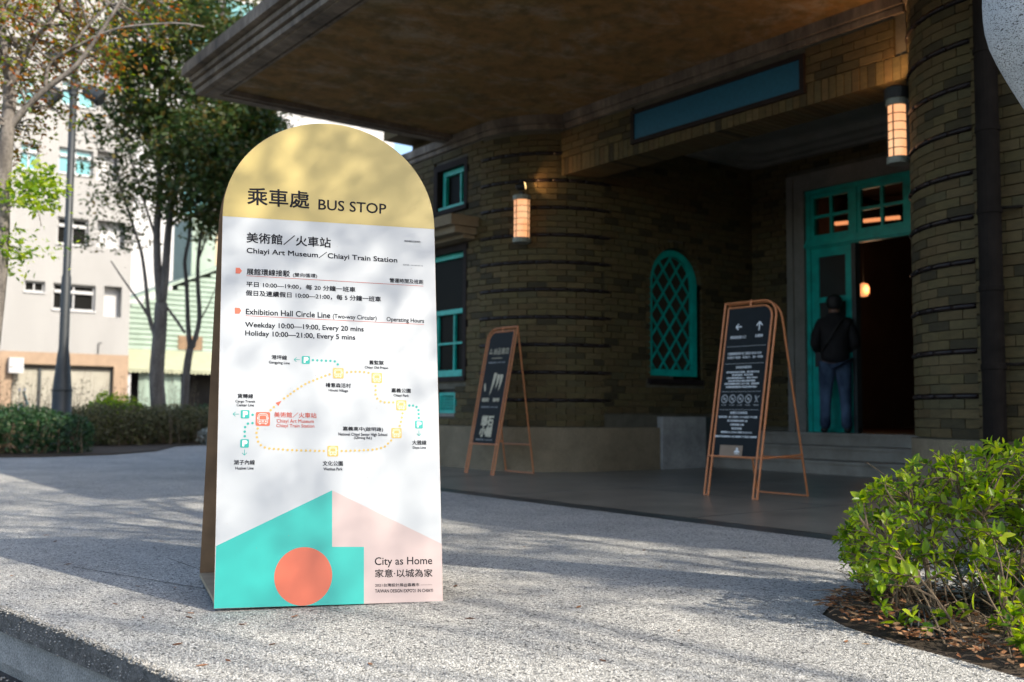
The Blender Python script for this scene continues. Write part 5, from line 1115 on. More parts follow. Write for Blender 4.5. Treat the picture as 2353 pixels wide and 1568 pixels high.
MB().box(GX+.0, GX+.1, 13.5, 27, -.2, 3.4).build('awning_shade_sheet', 'roomdark', gb)  # dark sheet standing in for the shaded space under the awning
for y in (13.6, 18.35, 22.5, 26.6): MB().box(GX+2.1, GX+2.25, y, y+.14, -.22, 2.48).build('awning_post', 'whitebox', gb)
sgn = ATX(503, 853, GX+2.5); 
MB().box(GX+2.3, GX+2.35, 17.55, 18.05, 1.75, 2.6).build('hanging_sign', 'awning', gb)
ct = MB(); 
for i in range(6): y = 14.2+i*.33; ct.add([(GX+1.9+(i % 2)*.1, y, 2.4), (GX+1.9+((i+1) % 2)*.1, y+.33, 2.4), (GX+1.9+((i+1) % 2)*.1, y+.33, .4), (GX+1.9+(i % 2)*.1, y, .4)], [(0, 1, 2, 3)])
ct.build('green_tarpaulin', 'greenwall', gb)
# blue van under the awning
vn = thing('parked_van', 'blue and white van parked under the pale awning behind the two trees', 'van', (GX+4.0, 20.5, -.22))
vx0, vx1 = GX+3.0, GX+4.7
m = MB(); m.prism([(vx0, 18.2, .15), (vx0, 23.0, .15), (vx0, 23.0, 1.2), (vx0, 22.6, 1.85), (vx0, 18.4, 1.9), (vx0, 18.2, 1.7)], (vx1-vx0, 0, 0)); m.build('body', 'blueveh', vn)
MB().box(vx1-.02, vx1+.02, 18.3, 22.9, .25, .85).build('lower_stripe', 'whitebox', vn)
for y in (18.6, 20.0, 21.4): MB().box(vx1-.02, vx1+.015, y, y+1.15, 1.15, 1.7).build('window', 'glass', vn)
for y in (19.1, 22.1): MB().tube([(vx1-.2, y, .12), (vx1+.05, y, .12)], .33, 18).build('wheel', 'rubber', vn)
MB().box(vx1-.1, vx1+.03, 22.86, 23.02, .55, .72).build('headlight', 'whitebox', vn)

tb2 = thing('tall_white_building', 'tall pale building with rows of teal windows seen far off through the trees', 'building', (-80, 34, 0))
m = MB(); m.box(-95, -80, 22.5, 46, -.2, 35.8); m.box(-80.0, -79.6, 22.3, 46.2, 35.8, 36.3); m.build('wall', 'farwhite', tb2)
for fl in range(9):
    z = 6.4+fl*3.35
    for k in range(7):
        y = 23.4+k*3.2
        if k < 1: continue
        if ('fw',) not in MESH_BANK:
            q = MB(); q.box(0, .08, 0, 2.4, 0, 1.7); q.box(.08, .14, 1.17, 1.23, 0, 1.7, 1); q.box(0, .2, -.05, 2.45, -.1, -.002, 1); me = bpy.data.meshes.new('window'); me.from_pydata(q.v, [], q.f); me.materials.append(MAT['tglass']); me.materials.append(MAT['farwhite']); me.polygons.foreach_set('material_index', q.m); MESH_BANK[('fw',)] = me
        o = bpy.data.objects.new('window', MESH_BANK[('fw',)]); link(o, tb2); o.location = (-80-(-80), y-34, z)
cb = thing('cream_building', 'plain cream wall of a building behind the green corrugated one', 'building', (-60, 25, 0))
MB().box(-62, -60, 21.2, 31, -.2, 12.6).build('wall', 'farcream', cb); MB().box(-62, -59.9, 21.1, 31.1, 12.6, 12.9).build('parapet', 'farwhite', cb)
for y in (22.2, 25.0, 27.8):
    for z in (4.5, 8.0): MB().box(-60.0, -59.93, y, y+1.5, z, z+1.4).build('window', 'tglass', cb)
# low house filling the end of the street on the right of the green building
hb2 = thing('grey_house', 'low grey house past the green building, mostly hidden by the bus stop sign', 'building', (-50, 31, 0))
MB().box(-58, -50, 27.2, 36, -.2, 7).build('wall', 'farwhite', hb2); MB().box(-58.3, -49.7, 27.0, 36.2, 7, 7.25).build('roof', 'jamb', hb2)
for y in (28.2, 31.0, 33.6): MB().box(-50.0, -49.94, y, y+1.3, 3.9, 5.3).build('window', 'glass', hb2)

# ------------------------------------------------------------------ scooter at the left edge
sc0 = PT(2, 905, 23.5); sx, sy = sc0.x, sc0.y; g0 = -.24
sc = thing('parked_scooter', 'dark scooter with chrome mirror parked at the left edge beyond the hedge', 'scooter', (sx, sy, g0))
def SP(a, b, z): return Vector((sx-b*.55+a*.25, sy+a, g0+z))
for a in (-.62, .62):
    c = SP(a, 0, .27); q = (SP(1, 0, 0)-SP(0, 0, 0)).normalized(); n_ = Vector((0, 0, 1)).cross(q); w = sc
    MB().tube([c-n_*.055, c+n_*.055], .26, 20).build('tyre', 'rubber', sc); MB().tube([c-n_*.06, c+n_*.06], .13, 14).build('rim', 'chrome', sc)
m = MB(); m.prism([SP(-.85, .28, .50), SP(-.25, .28, .42), SP(-.15, .28, .30), SP(.2, .28, .30), SP(.35, .28, .45), SP(.52, .28, 1.0), SP(.42, .28, 1.02), SP(.2, .28, .48), SP(-.1, .28, .50), SP(-.2, .28, .78), SP(-.85, .28, .82)], SP(0, -.28, 0)-SP(0, .28, 0)); m.build('body', 'blueveh', sc)
m = MB(); m.prism([SP(-.80, .24, .82), SP(-.18, .24, .80), SP(-.2, .24, .90), SP(-.78, .24, .93)], SP(0, -.24, 0)-SP(0, .24, 0)); m.build('seat', 'rubber', sc)
MB().tube([SP(.45, 0, 1.0), SP(.66, 0, .30)], .035, 8).build('fork', 'chrome', sc); MB().tube([SP(.38, .6, 1.08), SP(.44, 0, 1.03), SP(.38, -.6, 1.08)], .02, 8).build('handlebar', 'black', sc)
MB().lathe([(0, 0), (.10, 0), (.12, .05), (0, .06)], SP(.52, 0, .92), 14).build('headlight', 'chrome', sc)
for b in (.5, -.5):
    MB().tube([SP(.42, b, 1.08), SP(.44, b*1.05, 1.30)], .008, 6).build('mirror_stem', 'black', sc); c = SP(.44, b*1.05, 1.36); n_ = (SP(1, 0, 0)-SP(0, 0, 0)).normalized(); MB().tube([c-n_*.02, c+n_*.01], [.06, .075], 14).build('mirror', 'chrome', sc)
m = MB(); m.prism([SP(.55, .22, 1.02), SP(.55, -.22, 1.02), SP(.45, -.18, 1.35), SP(.45, .18, 1.35)], SP(.012, 0, 0)-SP(0, 0, 0)); m.build('windscreen', 'tglass', sc)

# ------------------------------------------------------------------ trees
def branchify(pts, r0, r1, mb, seg=8, jit=.0):
    P_ = [Vector(p) for p in pts]; Q = []
    for i in range(len(P_)-1):
        for k in range(3):
            t = k/3; Q.append(P_[i].lerp(P_[i+1], t))
    Q.append(P_[-1]); S_ = [Q[0]]+[(Q[i-1]+Q[i]*2+Q[i+1])/4 for i in range(1, len(Q)-1)]+[Q[-1]]
    n = len(S_); mb.tube(S_, [r0+(r1-r0)*(i/(n-1)) for i in range(n)], seg)
def clumps(cs, per, rad, size, rg, flat=.6):
    P_ = []
    for c in cs:
        n = max(3, int(per*rg.uniform(.5, 1.4))); P_.append(np.array(c)+rg.normal(size=(n, 3))*np.array([rad, rad, rad*flat])*rg.uniform(.6, 1.2))
    return leaf_quads(np.concatenate(P_), size, .5, .3, .4, rg)
def ell(u, v, d, ru, rv, rd, n, rg, hollow=0.0):
    """clump centres in an ellipsoid: centre on a line of sight, radii in metres across, up, deep"""
    c = PT(u, v, d); k = d/2310; out_ = []
    while len(out_) < n:
        q = rg.uniform(-1, 1, 3); l = np.linalg.norm(q)
        if l > 1 or l < hollow: continue
        out_.append(np.array(c)+np.array(rt)*q[0]*ru*k+np.array(up)*q[1]*rv*k+np.array(fwd)*q[2]*rd)
    return out_
def joinVF(parts):
    V = []; F = []; b = 0
    for v, f in parts: V.append(v); F.append(f+b); b += len(v)
    return np.concatenate(V), np.concatenate(F)
def tree(label, data, radii, crowns, mat, bark, rg, extra=0):
    base = data['trunk'][0]; t = thing('tree', label, 'tree', (base[0], base[1], 0))
    for k, pts in data.items():
        m = MB(); r0, r1 = radii[k]; branchify(pts, r0, r1, m, 10 if k == 'trunk' else 7); m.build('trunk' if k == 'trunk' else 'limb', bark, t, smooth=True)
    # twigs between limbs and leaf clumps
    ends = [Vector(p) for k, pts in data.items() if k != 'trunk' for p in pts[1:]]
    m = MB(); allc = [c for cr in crowns for c in cr[0]]
    for c in allc[::max(1, len(allc)//150)]:
        c = Vector(c); e = min(ends, key=lambda q: (q-c).length); 
        if .2 < (e-c).length < 2.4:
            mid = (e+c)/2+Vector((random.uniform(-.1, .1), random.uniform(-.1, .1), random.uniform(-.05, .15))); m.tube([e, mid, c], [.013, .008, .003], 5, caps=False)
    if m.v: m.build('twigs', bark, t, 'stuff')
    V, F = joinVF([clumps(cs, per, rad, size, rg) for cs, per, rad, size in crowns])
    npmesh('crown', V, F, mat, t); return t
rg = np.random.default_rng(11)
cA = [(ell(95, 80, 10.4, 175, 130, 1.6, 120, rg), 30, .14, .058), (ell(-60, 240, 10.3, 130, 170, 1.3, 44, rg), 34, .15, .058), (ell(240, 30, 10.8, 170, 75, 1.2, 44, rg), 24, .14, .055), (ell(85, 230, 10.5, 75, 60, .8, 22, rg), 24, .12, .055)]
TA = tree('slim tree with orange and green leaves and a forked grey trunk, at the left edge', TREE_A, dict(trunk=(.105, .055), stemL=(.045, .03), stemR=(.035, .018), limb=(.040, .014), limb2=(.020, .008), limb3=(.015, .006), low=(.010, .004), low2=(.010, .004)), cA, 'leafautumn', 'bark', rg)
cA2 = [(ell(75, 440, 10.0, 38, 75, .5, 26, rg), 26, .08, .07), (ell(20, 580, 10.0, 25, 45, .4, 8, rg), 24, .07, .07), (ell(100, 560, 10.2, 60, 50, .5, 8, rg), 9, .1, .06)]
V, F = joinVF([clumps(*c, rg) for c in cA2]); npmesh('hanging_foliage', V, F, 'leafbush', TA)
cB = [(ell(440, 100, 21, 200, 260, 2.0, 330, rg), 56, .27, .125), (ell(495, 385, 20.5, 150, 150, 1.7, 225, rg), 56, .23, .125), (ell(320, 240, 21, 120, 190, 1.5, 90, rg), 46, .22, .12), (ell(275, 420, 21, 80, 90, 1.2, 34, rg), 30, .20, .10), (ell(570, 330, 21, 95, 120, 1.2, 120, rg), 56, .22, .12), (ell(250, 545, 21, 65, 55, 1.0, 16, rg), 22, .20, .10), (ell(300, 480, 21, 70, 70, 1.0, 20, rg), 20, .2, .10), (ell(600, 440, 21, 60, 90, 1.0, 26, rg), 26, .2, .11)]
tree('big dark leafy tree with a thick forked grey trunk, standing behind the low hedge', TREE_B, dict(trunk=(.175, .135), a=(.10, .03), b=(.10, .03), c=(.055, .018), d=(.035, .012), e=(.03, .03), f=(.03, .01), g=(.04, .012)), cB, 'leaftree', 'barkdark', rg)
cC = [(ell(540, 300, 23.5, 110, 190, 1.4, 90, rg), 50, .24, .115), (ell(470, 500, 23, 60, 60, .9, 22, rg), 26, .2, .10), (ell(590, 440, 23.5, 70, 80, .9, 34, rg), 40, .2, .11)]
tree('thinner two stemmed tree just right of the thick grey trunk, behind the hedge', TREE_C, dict(trunk=(.10, .085), a=(.065, .02), b=(.065, .018), c=(.025, .01), d=(.02, .008)), cC, 'leafautumn' if False else 'leaftree', 'barkdark', rg)

# pale-barked tree at the right edge, its crown arching overhead
wt = {'trunk': [PT(*q, 3.4) for q in ((2740, 1440), (2710, 1120), (2665, 760), (2590, 430), (2510, 250), (2430, 140), (2378, 60), (2366, 0), (2368, -150), (2390, -420))]}
top = Vector(wt['trunk'][-1])
def crown_tree(label, trunkpts, r0, r1, cc, rad, nclump, per, size, rg, bark, mat='leaftree', cr=.26):
    t = thing('tree', label, 'tree', (trunkpts[0][0], trunkpts[0][1], 0))
    m = MB(); branchify(trunkpts, r0, r1, m, 20); m.build('trunk', bark, t, smooth=True)
    tp = Vector(trunkpts[-1]); C0 = Vector(cc); cs = []
    while len(cs) < nclump:
        q = rg.uniform(-1, 1, 3)
        if np.linalg.norm(q) > 1: continue
        cs.append(np.array(cc)+q*np.array(rad))
    mains = []
    for k in range(9):
        a = k*2.4; e = C0+Vector((math.cos(a)*rad[0]*.75, math.sin(a)*rad[1]*.75, rad[2]*(.5-(k % 3)*.4))); md = tp.lerp(e, .45)+Vector((0, 0, .5)); m = MB(); branchify([tp, md, e], r1*.42, .010, m, 7); m.build('limb', bark, t, smooth=True); mains += [md, md.lerp(e, .5), e]
    m = MB()
    for c in cs[::3]:
        c = Vector(c); e = min(mains, key=lambda q: (q-c).length); m.tube([e, (e+c)/2+Vector((0, 0, .1)), c], [.016, .010, .004], 5, caps=False)
    m.build('twigs', bark, t, 'stuff'); V, F = clumps(cs, per, cr, size, rg); npmesh('crown', V, F, mat, t); return t
rg2 = np.random.default_rng(5)
crown_tree('pale speckled trunk curving in at the top right corner', wt['trunk'], .20, .135, (.45, 4.0, 6.6), (2.9, 1.7, 1.2), 125, 66, .08, rg2, 'whitebark', cr=.19)
crown_tree('shade tree out beyond the right side of the forecourt', [(6.5, 6.6, 0), (6.3, 6.4, 2.0), (5.2, 5.8, 4.4)], .16, .08, (3.9, 5.3, 6.6), (2.3, .9, .9), 62, 62, .08, rg2, 'bark', cr=.17)
crown_tree('slender tree with an airy crown beyond the right side of the forecourt', [(10.5, 6.0, 0), (9.8, 5.6, 3), (7.6, 4.6, 5.8)], .12, .05, (5.4, 3.7, 8.1), (2.9, 1.7, 1.0), 62, 100, .06, rg2, 'bark', cr=.23)
crown_tree('shade tree on the kerb side behind the photographer', [(-2.5, -3.4, 0), (-2.7, -3.3, 2), (-2.9, -2.6, 4.4)], .2, .12, (-1.4, 2.4, 7.8), (3.2, 2.6, 1.3), 200, 36, .085, rg2, 'bark')

# ------------------------------------------------------------------ hedges and beds
def hedge(label, path, w, h, n, mat, size, rg, base, zb=.02, cat='hedge', core=True):
    t = thing('hedge', label, cat, base); P_ = [np.array(p, float) for p in path]
    seg = [np.linalg.norm(b-a) for a, b in zip(P_, P_[1:])]; tot = sum(seg); pts = []; m = MB()
    for i in range(n):
        s_ = rg.uniform(0, tot); k = 0
        while s_ > seg[k] and k < len(seg)-1: s_ -= seg[k]; k += 1
        a, b = P_[k], P_[k+1]; d = (b-a)/seg[k]; nrm = np.array([-d[1], d[0]]); c = a+d*s_
        th = rg.uniform(0, math.pi); rr = rg.uniform(.80, 1.04)+.10*math.sin(c[1]*3.1+th*3)*.6
        q = nrm*math.copysign(abs(math.cos(th))**.55, math.cos(th))*w/2*rr
        z = zb+h*(math.sin(th)**.55)*rr*(1+.05*math.sin(c[1]*2.3))
        # rounded ends
        se = min(sum(seg[:k])+s_, tot-sum(seg[:k])-s_); sh = 1 if se > w*.45 else math.sqrt(max(.05, 1-(1-se/(w*.45))**2))
        pts.append([c[0]+q[0]*sh, c[1]+q[1]*sh, zb+(z-zb)*(0.55+.45*sh)])
    V, F = leaf_quads(np.array(pts), size, .5, -.1, .4, rg); npmesh('foliage', V, F, mat, t)
    # woody twigs and dark interior branches
    for i in range(260):
        s_ = rg.uniform(.1, .97)*tot; k = 0
        while s_ > seg[k] and k < len(seg)-1: s_ -= seg[k]; k += 1
        a, b = P_[k], P_[k+1]; d = (b-a)/seg[k]; nrm = np.array([-d[1], d[0]]); c = a+d*s_+nrm*rg.uniform(-.40, .40)*w; e = c+rg.normal(size=2)*.12
        m.tube([(c[0], c[1], zb), (e[0], e[1], zb+h*.8*rg.uniform(.7, 1.05))], [.012, .005], 4, caps=False)
    m.build('stems', 'twig', t, 'stuff')
    V = []; F = []
    c_ = []
    for k in range(2600):
        s_ = rg.uniform(.03, .97)*tot; q = 0
        while s_ > seg[q] and q < len(seg)-1: s_ -= seg[q]; q += 1
        a, b = P_[q], P_[q+1]; d = (b-a)/seg[q]; nrm = np.array([-d[1], d[0]]); c = a+d*s_+nrm*rg.uniform(-.36, .36)*w; c_.append([c[0], c[1], zb+h*rg.uniform(.02, .78)])
    V, F = leaf_quads(np.array(c_), size*2.0, .7, 0, .3, rg); npmesh('inner_foliage', V, F, mat, t)
    return t
rg3 = np.random.default_rng(21)
hedge('dark green clipped hedge with a rounded end, in front of the lamp post', [(-17.4, -1.5), (-17.2, 1.5), (-17.15, 4.35)], 1.7, .66, 15000, 'leafhedge', .055, rg3, (-17.2, 2.5, .02))
hedge('olive brown low hedge curving behind the clipped green one, below the tree trunks', [(-19.6, 4.6), (-20.4, 6.0), (-21.0, 7.6), (-22.4, 10.5)], 1.35, .74, 13000, 'leafolive', .06, rg3, (-20.6, 7.0, .02))
hedge('bright green bush between the two hedges', [(-20.6, 5.4), (-21.2, 6.1)], .9, .98, 1600, 'leafbush', .07, rg3, (-20.9, 5.8, .02), cat='bush')
hedge('dark hedge row along the road beyond the trees', [(-24.8, 1.0), (-24.8, 6.0), (-25.0, 12.0)], .9, .72, 7000, 'leafhedge', .08, rg3, (-24.8, 6.0, .0))
hedge('small grey green mound of foliage at the foot of the olive hedge', [(-19.75, 7.15), (-19.9, 7.9)], .7, .34, 1500, 'leafsilver', .04, rg3, (-19.8, 7.5, .0), cat='bush')
# dry weeds standing up behind the hedges
pts = []; m = MB()
for i in range(420):
    x, y = random.uniform(-23.5, -18.6), random.uniform(1.0, 11.0)
    if x > -19.6 and y > 4.6: continue
    h = random.uniform(.7, 1.35)*(1.0 if random.random() < .8 else 1.2); e = (x+random.gauss(0, .12), y+random.gauss(0, .12), h); m.tube([(x, y, 0), ((x+e[0])/2+random.gauss(0, .03), (y+e[1])/2, h*.55), e], [.006, .004, .002], 3, caps=False)
    for q in range(14): t_ = random.uniform(.45, 1.02); pts.append([x+(e[0]-x)*t_+random.gauss(0, .05), y+(e[1]-y)*t_+random.gauss(0, .05), h*t_])
wd = m.build('weed_stalks', 'twig', None, 'stuff'); V, F = leaf_quads(np.array(pts), .05, .35, 0, .5, rg3); npmesh('weeds', V, F, 'weed', None, 'stuff')

# ------------------------------------------------------------------ the lit bush in the near bed
bush = thing('shrub', 'bright yellow green leafy shrub in the foreground bed at the lower right', 'shrub', (-1.45, 3.3, 0))
tab = [(1925, 1250, 1275), (1945, 1215, 1300), (1975, 1185, 1330), (2010, 1135, 1345), (2060, 1120, 1330), (2110, 1085, 1310), (2160, 1060, 1315), (2215, 1048, 1330), (2280, 1040, 1350), (2353, 1030, 1390), (2460, 1010, 1420), (2560, 1060, 1420)]
def lim(u):
    for (a, b, c), (d, e, f) in zip(tab, tab[1:]):
        if a <= u <= d: t_ = (u-a)/(d-a); return b+(e-b)*t_, c+(f-c)*t_
    return tab[-1][1:]
rb = random.Random(4)
roots = [Vector((-1.93, 3.22, 0)), Vector((-1.72, 3.12, 0)), Vector((-1.60, 3.30, 0)), Vector((-1.42, 3.18, 0)), Vector((-1.30, 3.45, 0)), Vector((-1.15, 3.2, 0)), Vector((-1.0, 3.5, 0)), Vector((-1.75, 3.5, 0))]
stems = MB(); LEAF = []      # leaves: (position, direction, normal, length)
def shoot(root, tip, nleaf, L0, part=.45, droop=0.0):
    d = tip-root; md = root.lerp(tip, .5)+Vector((rb.gauss(0, .04), rb.gauss(0, .04), rb.uniform(0, .07)))
    P_ = []
    for k in range(9): t_ = k/8; P_.append(root.lerp(md, t_).lerp(md.lerp(tip, t_), t_))
    stems.tube(P_, [.0032*(1-t/9)+.0008 for t in range(9)], 5, caps=False)
    ph = rb.uniform(0, 6.28)
    for k in range(nleaf):
        t_ = 1-part*(k/nleaf); i = min(7, int(t_*8)); f = t_*8-i; p = P_[i].lerp(P_[min(8, i+1)], f); ax = (P_[min(8, i+1)]-P_[i]).normalized()
        u_ = ax.cross(Vector((0, 0, 1))).normalized(); w_ = u_.cross(ax)
        for sgn in (0, math.pi):
            a = ph+k*math.pi/2+sgn; side = u_*math.cos(a)+w_*math.sin(a); dr_ = (side*.85+ax*(.75 if k < 3 else .45)+Vector((0, 0, .18))).normalized(); L = L0*(.55+.55*min(1, k/3.0))*rb.uniform(.75, 1.2)
            nn = dr_.cross(side.cross(ax)).normalized() if False else (ax*.6+Vector((0, 0, .9))-dr_*((ax*.6+Vector((0, 0, .9))).dot(dr_))).normalized()
            nn = (nn+Vector((rb.gauss(0, .3), rb.gauss(0, .3), rb.gauss(0, .2)))).normalized(); LEAF.append((p, dr_, nn, L))
MAINS = []
for i in range(40):
    u = 1960+(2520-1960)*rb.random(); v0, v1 = lim(u); d = rb.uniform(3.3, 4.1); tip = PT(u, v0+(v1-v0)*rb.uniform(.25, .7), d); tip.z = max(tip.z, .12)
    root = min(roots, key=lambda q: (q-Vector((tip.x, tip.y, 0))).length+rb.uniform(0, .3))+Vector((rb.gauss(0, .05), rb.gauss(0, .05), 0)); md = root.lerp(tip, .5)+Vector((rb.gauss(0, .03), rb.gauss(0, .03), .05)); P_ = [root.lerp(md, t/6).lerp(md.lerp(tip, t/6), t/6) for t in range(7)]
    stems.tube(P_, [.0044-.0004*t for t in range(7)], 5, caps=False); MAINS += P_[2:]
for i in range(385):
    u = 1926+(2520-1926)*rb.random()**.9; v0, v1 = lim(u); d = rb.uniform(3.25, 4.15); v = v0+(v1-v0)*(rb.random()**1.15); tip = PT(u, v, d)
    tip.z -= .015
    if tip.z < .06: tip.z = .06+rb.random()*.05
    st = min(MAINS, key=lambda q: (q-tip).length+(.25 if q.z > tip.z else 0)+rb.uniform(0, .1))
    shoot(st, tip, rb.randint(4, 8), rb.uniform(.024, .047), min(.9, .17/max(.05, (tip-st).length)))
# straggling tips beyond the bush's outline
for i in range(75):
    u = 1935+(2500-1935)*rb.random(); v0, v1 = lim(u); d = rb.uniform(3.3, 4.0); tip = PT(u-rb.uniform(0, 30), v0-rb.uniform(-12, 22), d); st = min(MAINS, key=lambda q: (q-tip).length+rb.uniform(0, .08)); shoot(st, tip, rb.randint(3, 6), rb.uniform(.030, .046), .35)
for i in range(20):
    u = rb.uniform(2270, 2480); d = rb.uniform(2.85, 3.25); tip = PT(u, rb.uniform(1340, 1530), d); tip.z = max(tip.z, .07); r_ = Vector((tip.x+rb.uniform(-.05, .15), tip.y+rb.uniform(0, .2), 0)); 
    if u < 2290 and rb.random() < .6: continue
    shoot(r_, tip, rb.randint(3, 5), rb.uniform(.036, .052), .5)
# short sprigs low in front
for (u, v, d, n_) in ((2065, 1432, 3.25, 4), (2035, 1400, 3.3, 4), (2100, 1420, 3.2, 4), (2150, 1410, 3.2, 4), (2130, 1450, 3.15, 3), (2200, 1400, 3.2, 4), (2330, 1400, 3.0, 5), (2350, 1450, 2.9, 5), (2370, 1500, 2.85, 5), (2345, 1480, 2.9, 5), (2300, 1340, 3.1, 5), (2390, 1380, 2.95, 6), (2020, 1370, 3.6, 4)):
    tip = PT(u, v, d); r_ = Vector((tip.x+rb.uniform(-.05, .12), tip.y+rb.uniform(0, .15), 0)); shoot(r_, tip, n_, .046, .35)
# bare twigs reaching out to the upper left
for a, b, c in (((2105, 1150), (2060, 1110), (1990, 1062)), ((2095, 1130), (2120, 1075), (2160, 1040)), ((2210, 1110), (2180, 1070), (2145, 1033)), ((2240, 1140), (2225, 1095), (2150, 1085))): stems.tube([PT(*a, 3.7), PT(*b, 3.65), PT(*c, 3.6)], [.003, .002, .001], 4, caps=False)
for i in range(70):
    r_ = rb.choice(roots)+Vector((rb.gauss(0, .12), rb.gauss(0, .1), 0)); e = r_+Vector((rb.gauss(0, .09), rb.gauss(0, .09), rb.uniform(.08, .34))); stems.tube([r_, r_.lerp(e, .5)+Vector((rb.gauss(0, .03), rb.gauss(0, .03), .03)), e], [.004, .003, .001], 4, caps=False)
stems.build('stems', 'twig', bush, 'stuff')
# leaf blade: two halves folded along the midrib, pointed tip
prof_ = [(0, 0), (.16, .15), (.40, .245), (.68, .20), (.88, .09), (1, 0)]
LV = [(t_, 0, -.10*t_*t_) for t_, _ in prof_]+[(t_, w_, -.10*t_*t_+w_*.38) for t_, w_ in prof_[1:5]]+[(t_, -w_, -.10*t_*t_+w_*.38) for t_, w_ in prof_[1:5]]
LF = [(0, 1, 6), (1, 2, 7, 6), (2, 3, 8, 7), (3, 4, 9, 8), (4, 5, 9), (0, 10, 1), (1, 10, 11, 2), (2, 11, 12, 3), (3, 12, 13, 4), (4, 13, 5)]
LEAF.sort(key=lambda q: (q[0]-CAM).length); lm_ = bpy.data.meshes.new('leaf'); lm_.from_pydata([Vector(v) for v in LV], [], LF); lm_.materials.append(MAT['leafbush']); lm_.polygons.foreach_set('use_smooth', [True]*len(LF))
vis = [q for q in LEAF if in_view(q[0], -.005)]; solo_l = set(id(q) for q in vis[:296]); VV = []; FF = []; boff = OFF[bush]
for q in LEAF:
    p, dr_, nn, L = q; y_ = nn.cross(dr_).normalized(); z_ = dr_.cross(y_); M4 = Matrix(((dr_.x*L, y_.x*L, z_.x*L, p.x), (dr_.y*L, y_.y*L, z_.y*L, p.y), (dr_.z*L, y_.z*L, z_.z*L, p.z), (0, 0, 0, 1)))
    if id(q) in solo_l:
        o = bpy.data.objects.new('leaf', lm_); link(o, bush); M4.translation = p-boff; o.matrix_local = M4
    else:
        b = len(VV); VV += [tuple(M4 @ Vector(v)) for v in LV]; FF += [tuple(b+k for k in f) for f in LF]
off = boff; fo = polymesh('foliage', VV, FF, 'leafbush', bush, 'stuff'); fo.data.polygons.foreach_set('use_smooth', [True]*len(FF))
# silvery ground plants behind and a wiry one at the bed's tip
gp = []; m = MB(); ax_ = []
for i in range(3000):
    x, y = random.uniform(-2.2, .2), 3.55+abs(random.gauss(0, .28)); 
    if y > bed_y(x, sorted([(-2.45, 3.5), (-2.1, 3.95), (-1.5, 4.3), (-.6, 4.55), (1, 4.6)])): continue
    gp.append((x, y, random.uniform(.02, .20)))
V, F = leaf_quads(np.array(gp), .035, .33, -.5, .4, rng); npmesh('silver_groundcover', V, F, 'leafsilver', None, 'stuff')
wp = thing('wiry_plant', 'small wiry grey plant with a white flower head, at the tip of the planting bed', 'plant', (-2.2, 3.42, 0))
pts = []
for i in range(26):
    a = random.uniform(0, 6.28); r_ = random.uniform(.04, .2); b = Vector((-2.2+random.gauss(0, .03), 3.42+random.gauss(0, .03), 0)); e = b+Vector((math.cos(a)*r_, math.sin(a)*r_, random.uniform(.06, .17))); 
    if i < 3: e = PT(*((1982, 1260), (1990, 1285), (1975, 1300))[i], 3.95)
    m.tube([b, b.lerp(e, .5)+Vector((0, 0, .03)), e], [.003, .002, .001], 4, caps=False)
    for q in range(22): t_ = random.uniform(.3, 1.0); pp = b.lerp(e, t_); pts.append([pp.x+random.gauss(0, .006), pp.y+random.gauss(0, .006), pp.z+.03*math.sin(math.pi*t_)+random.gauss(0, .006)])
m.build('stems', 'twig', wp, 'stuff'); V, F = leaf_quads(np.array(pts), .024, .16, -.5, .3, rng); npmesh('foliage', V, F, 'weed', wp, 'stuff')
fp_ = PT(1982, 1258, 3.95); MB().lathe([(0, -.006), (.008, -.003), (.009, .003), (0, .007)], fp_, 8).build('flower_head', 'whitep', wp)
# ribbed dome grate of the garden drain
dc = ATX(2122, 1446, -1.80); dpos = Vector((-1.865, 3.07, .012)); dd = thing('drain_grate', 'black ribbed plastic dome grate half hidden under the shrub', 'drain', dpos)
MB().lathe([(.078, .0), (.088, .0), (.088, .014), (.078, .014)], dpos, 28).build('rim', 'black', dd); MB().lathe([(0, .088), (.02, .086), (.026, .080), (0, .078)], dpos, 18).build('hub', 'black', dd)
MB().lathe([(.070, .03), (.072, .036), (.070, .042)], dpos, 24).build('hoop', 'black', dd)
for k in range(22):
    a = 2*math.pi*k/22; P_ = [dpos+Vector((math.cos(a)*r_, math.sin(a)*r_, z)) for r_, z in ((.080, .01), (.077, .035), (.066, .058), (.045, .076), (.02, .084))]
    MB().tube(P_, .0033, 4).build('rib', 'black', dd)
# leaf litter and twigs in the bed
lp_ = []
for i in range(5200):
    x = -2.40+random.random()**1.5*3.2; y0 = bed_y(x, bfr); y = y0+random.random()**1.3*1.5-.02
    if y < y0-.015: continue
    if x < -2.3 and y > 3.6: continue
    lp_.append((x, y, random.uniform(.028, .05)))
V, F = leaf_quads(np.array(lp_), .028, .5, 0, .8, rng)
V = V.reshape(-1, 4, 3); c_ = V.mean(1, keepdims=True); V[:, :, 2] = c_[:, :, 2]+(V[:, :, 2]-c_[:, :, 2])*.35; V = V.reshape(-1, 3)
npmesh('leaf_litter', V, F, 'litter', None, 'stuff')
m = MB()
for i in range(240):
    x = -2.35+random.random()*2.2; y0 = bed_y(x, bfr); y = y0+random.random()*.8; a = random.uniform(0, 6.28); L = random.uniform(.03, .16); z = random.uniform(.035, .06); m.tube([(x, y, z), (x+math.cos(a)*L/2, y+math.sin(a)*L/2, z+.01), (x+math.cos(a)*L, y+math.sin(a)*L, z+random.uniform(-.01, .03))], [.002, .0018, .001], 4)
m.build('dead_twigs', 'twig', None, 'stuff')
def bedstone():
    x = -2.38+random.random()*2.2; return (x, bed_y(x, bfr)+random.random()*.7, random.uniform(.03, .045))
stones(900, bedstone, .002, .007, 'bed_gravel', 'kerbdark')
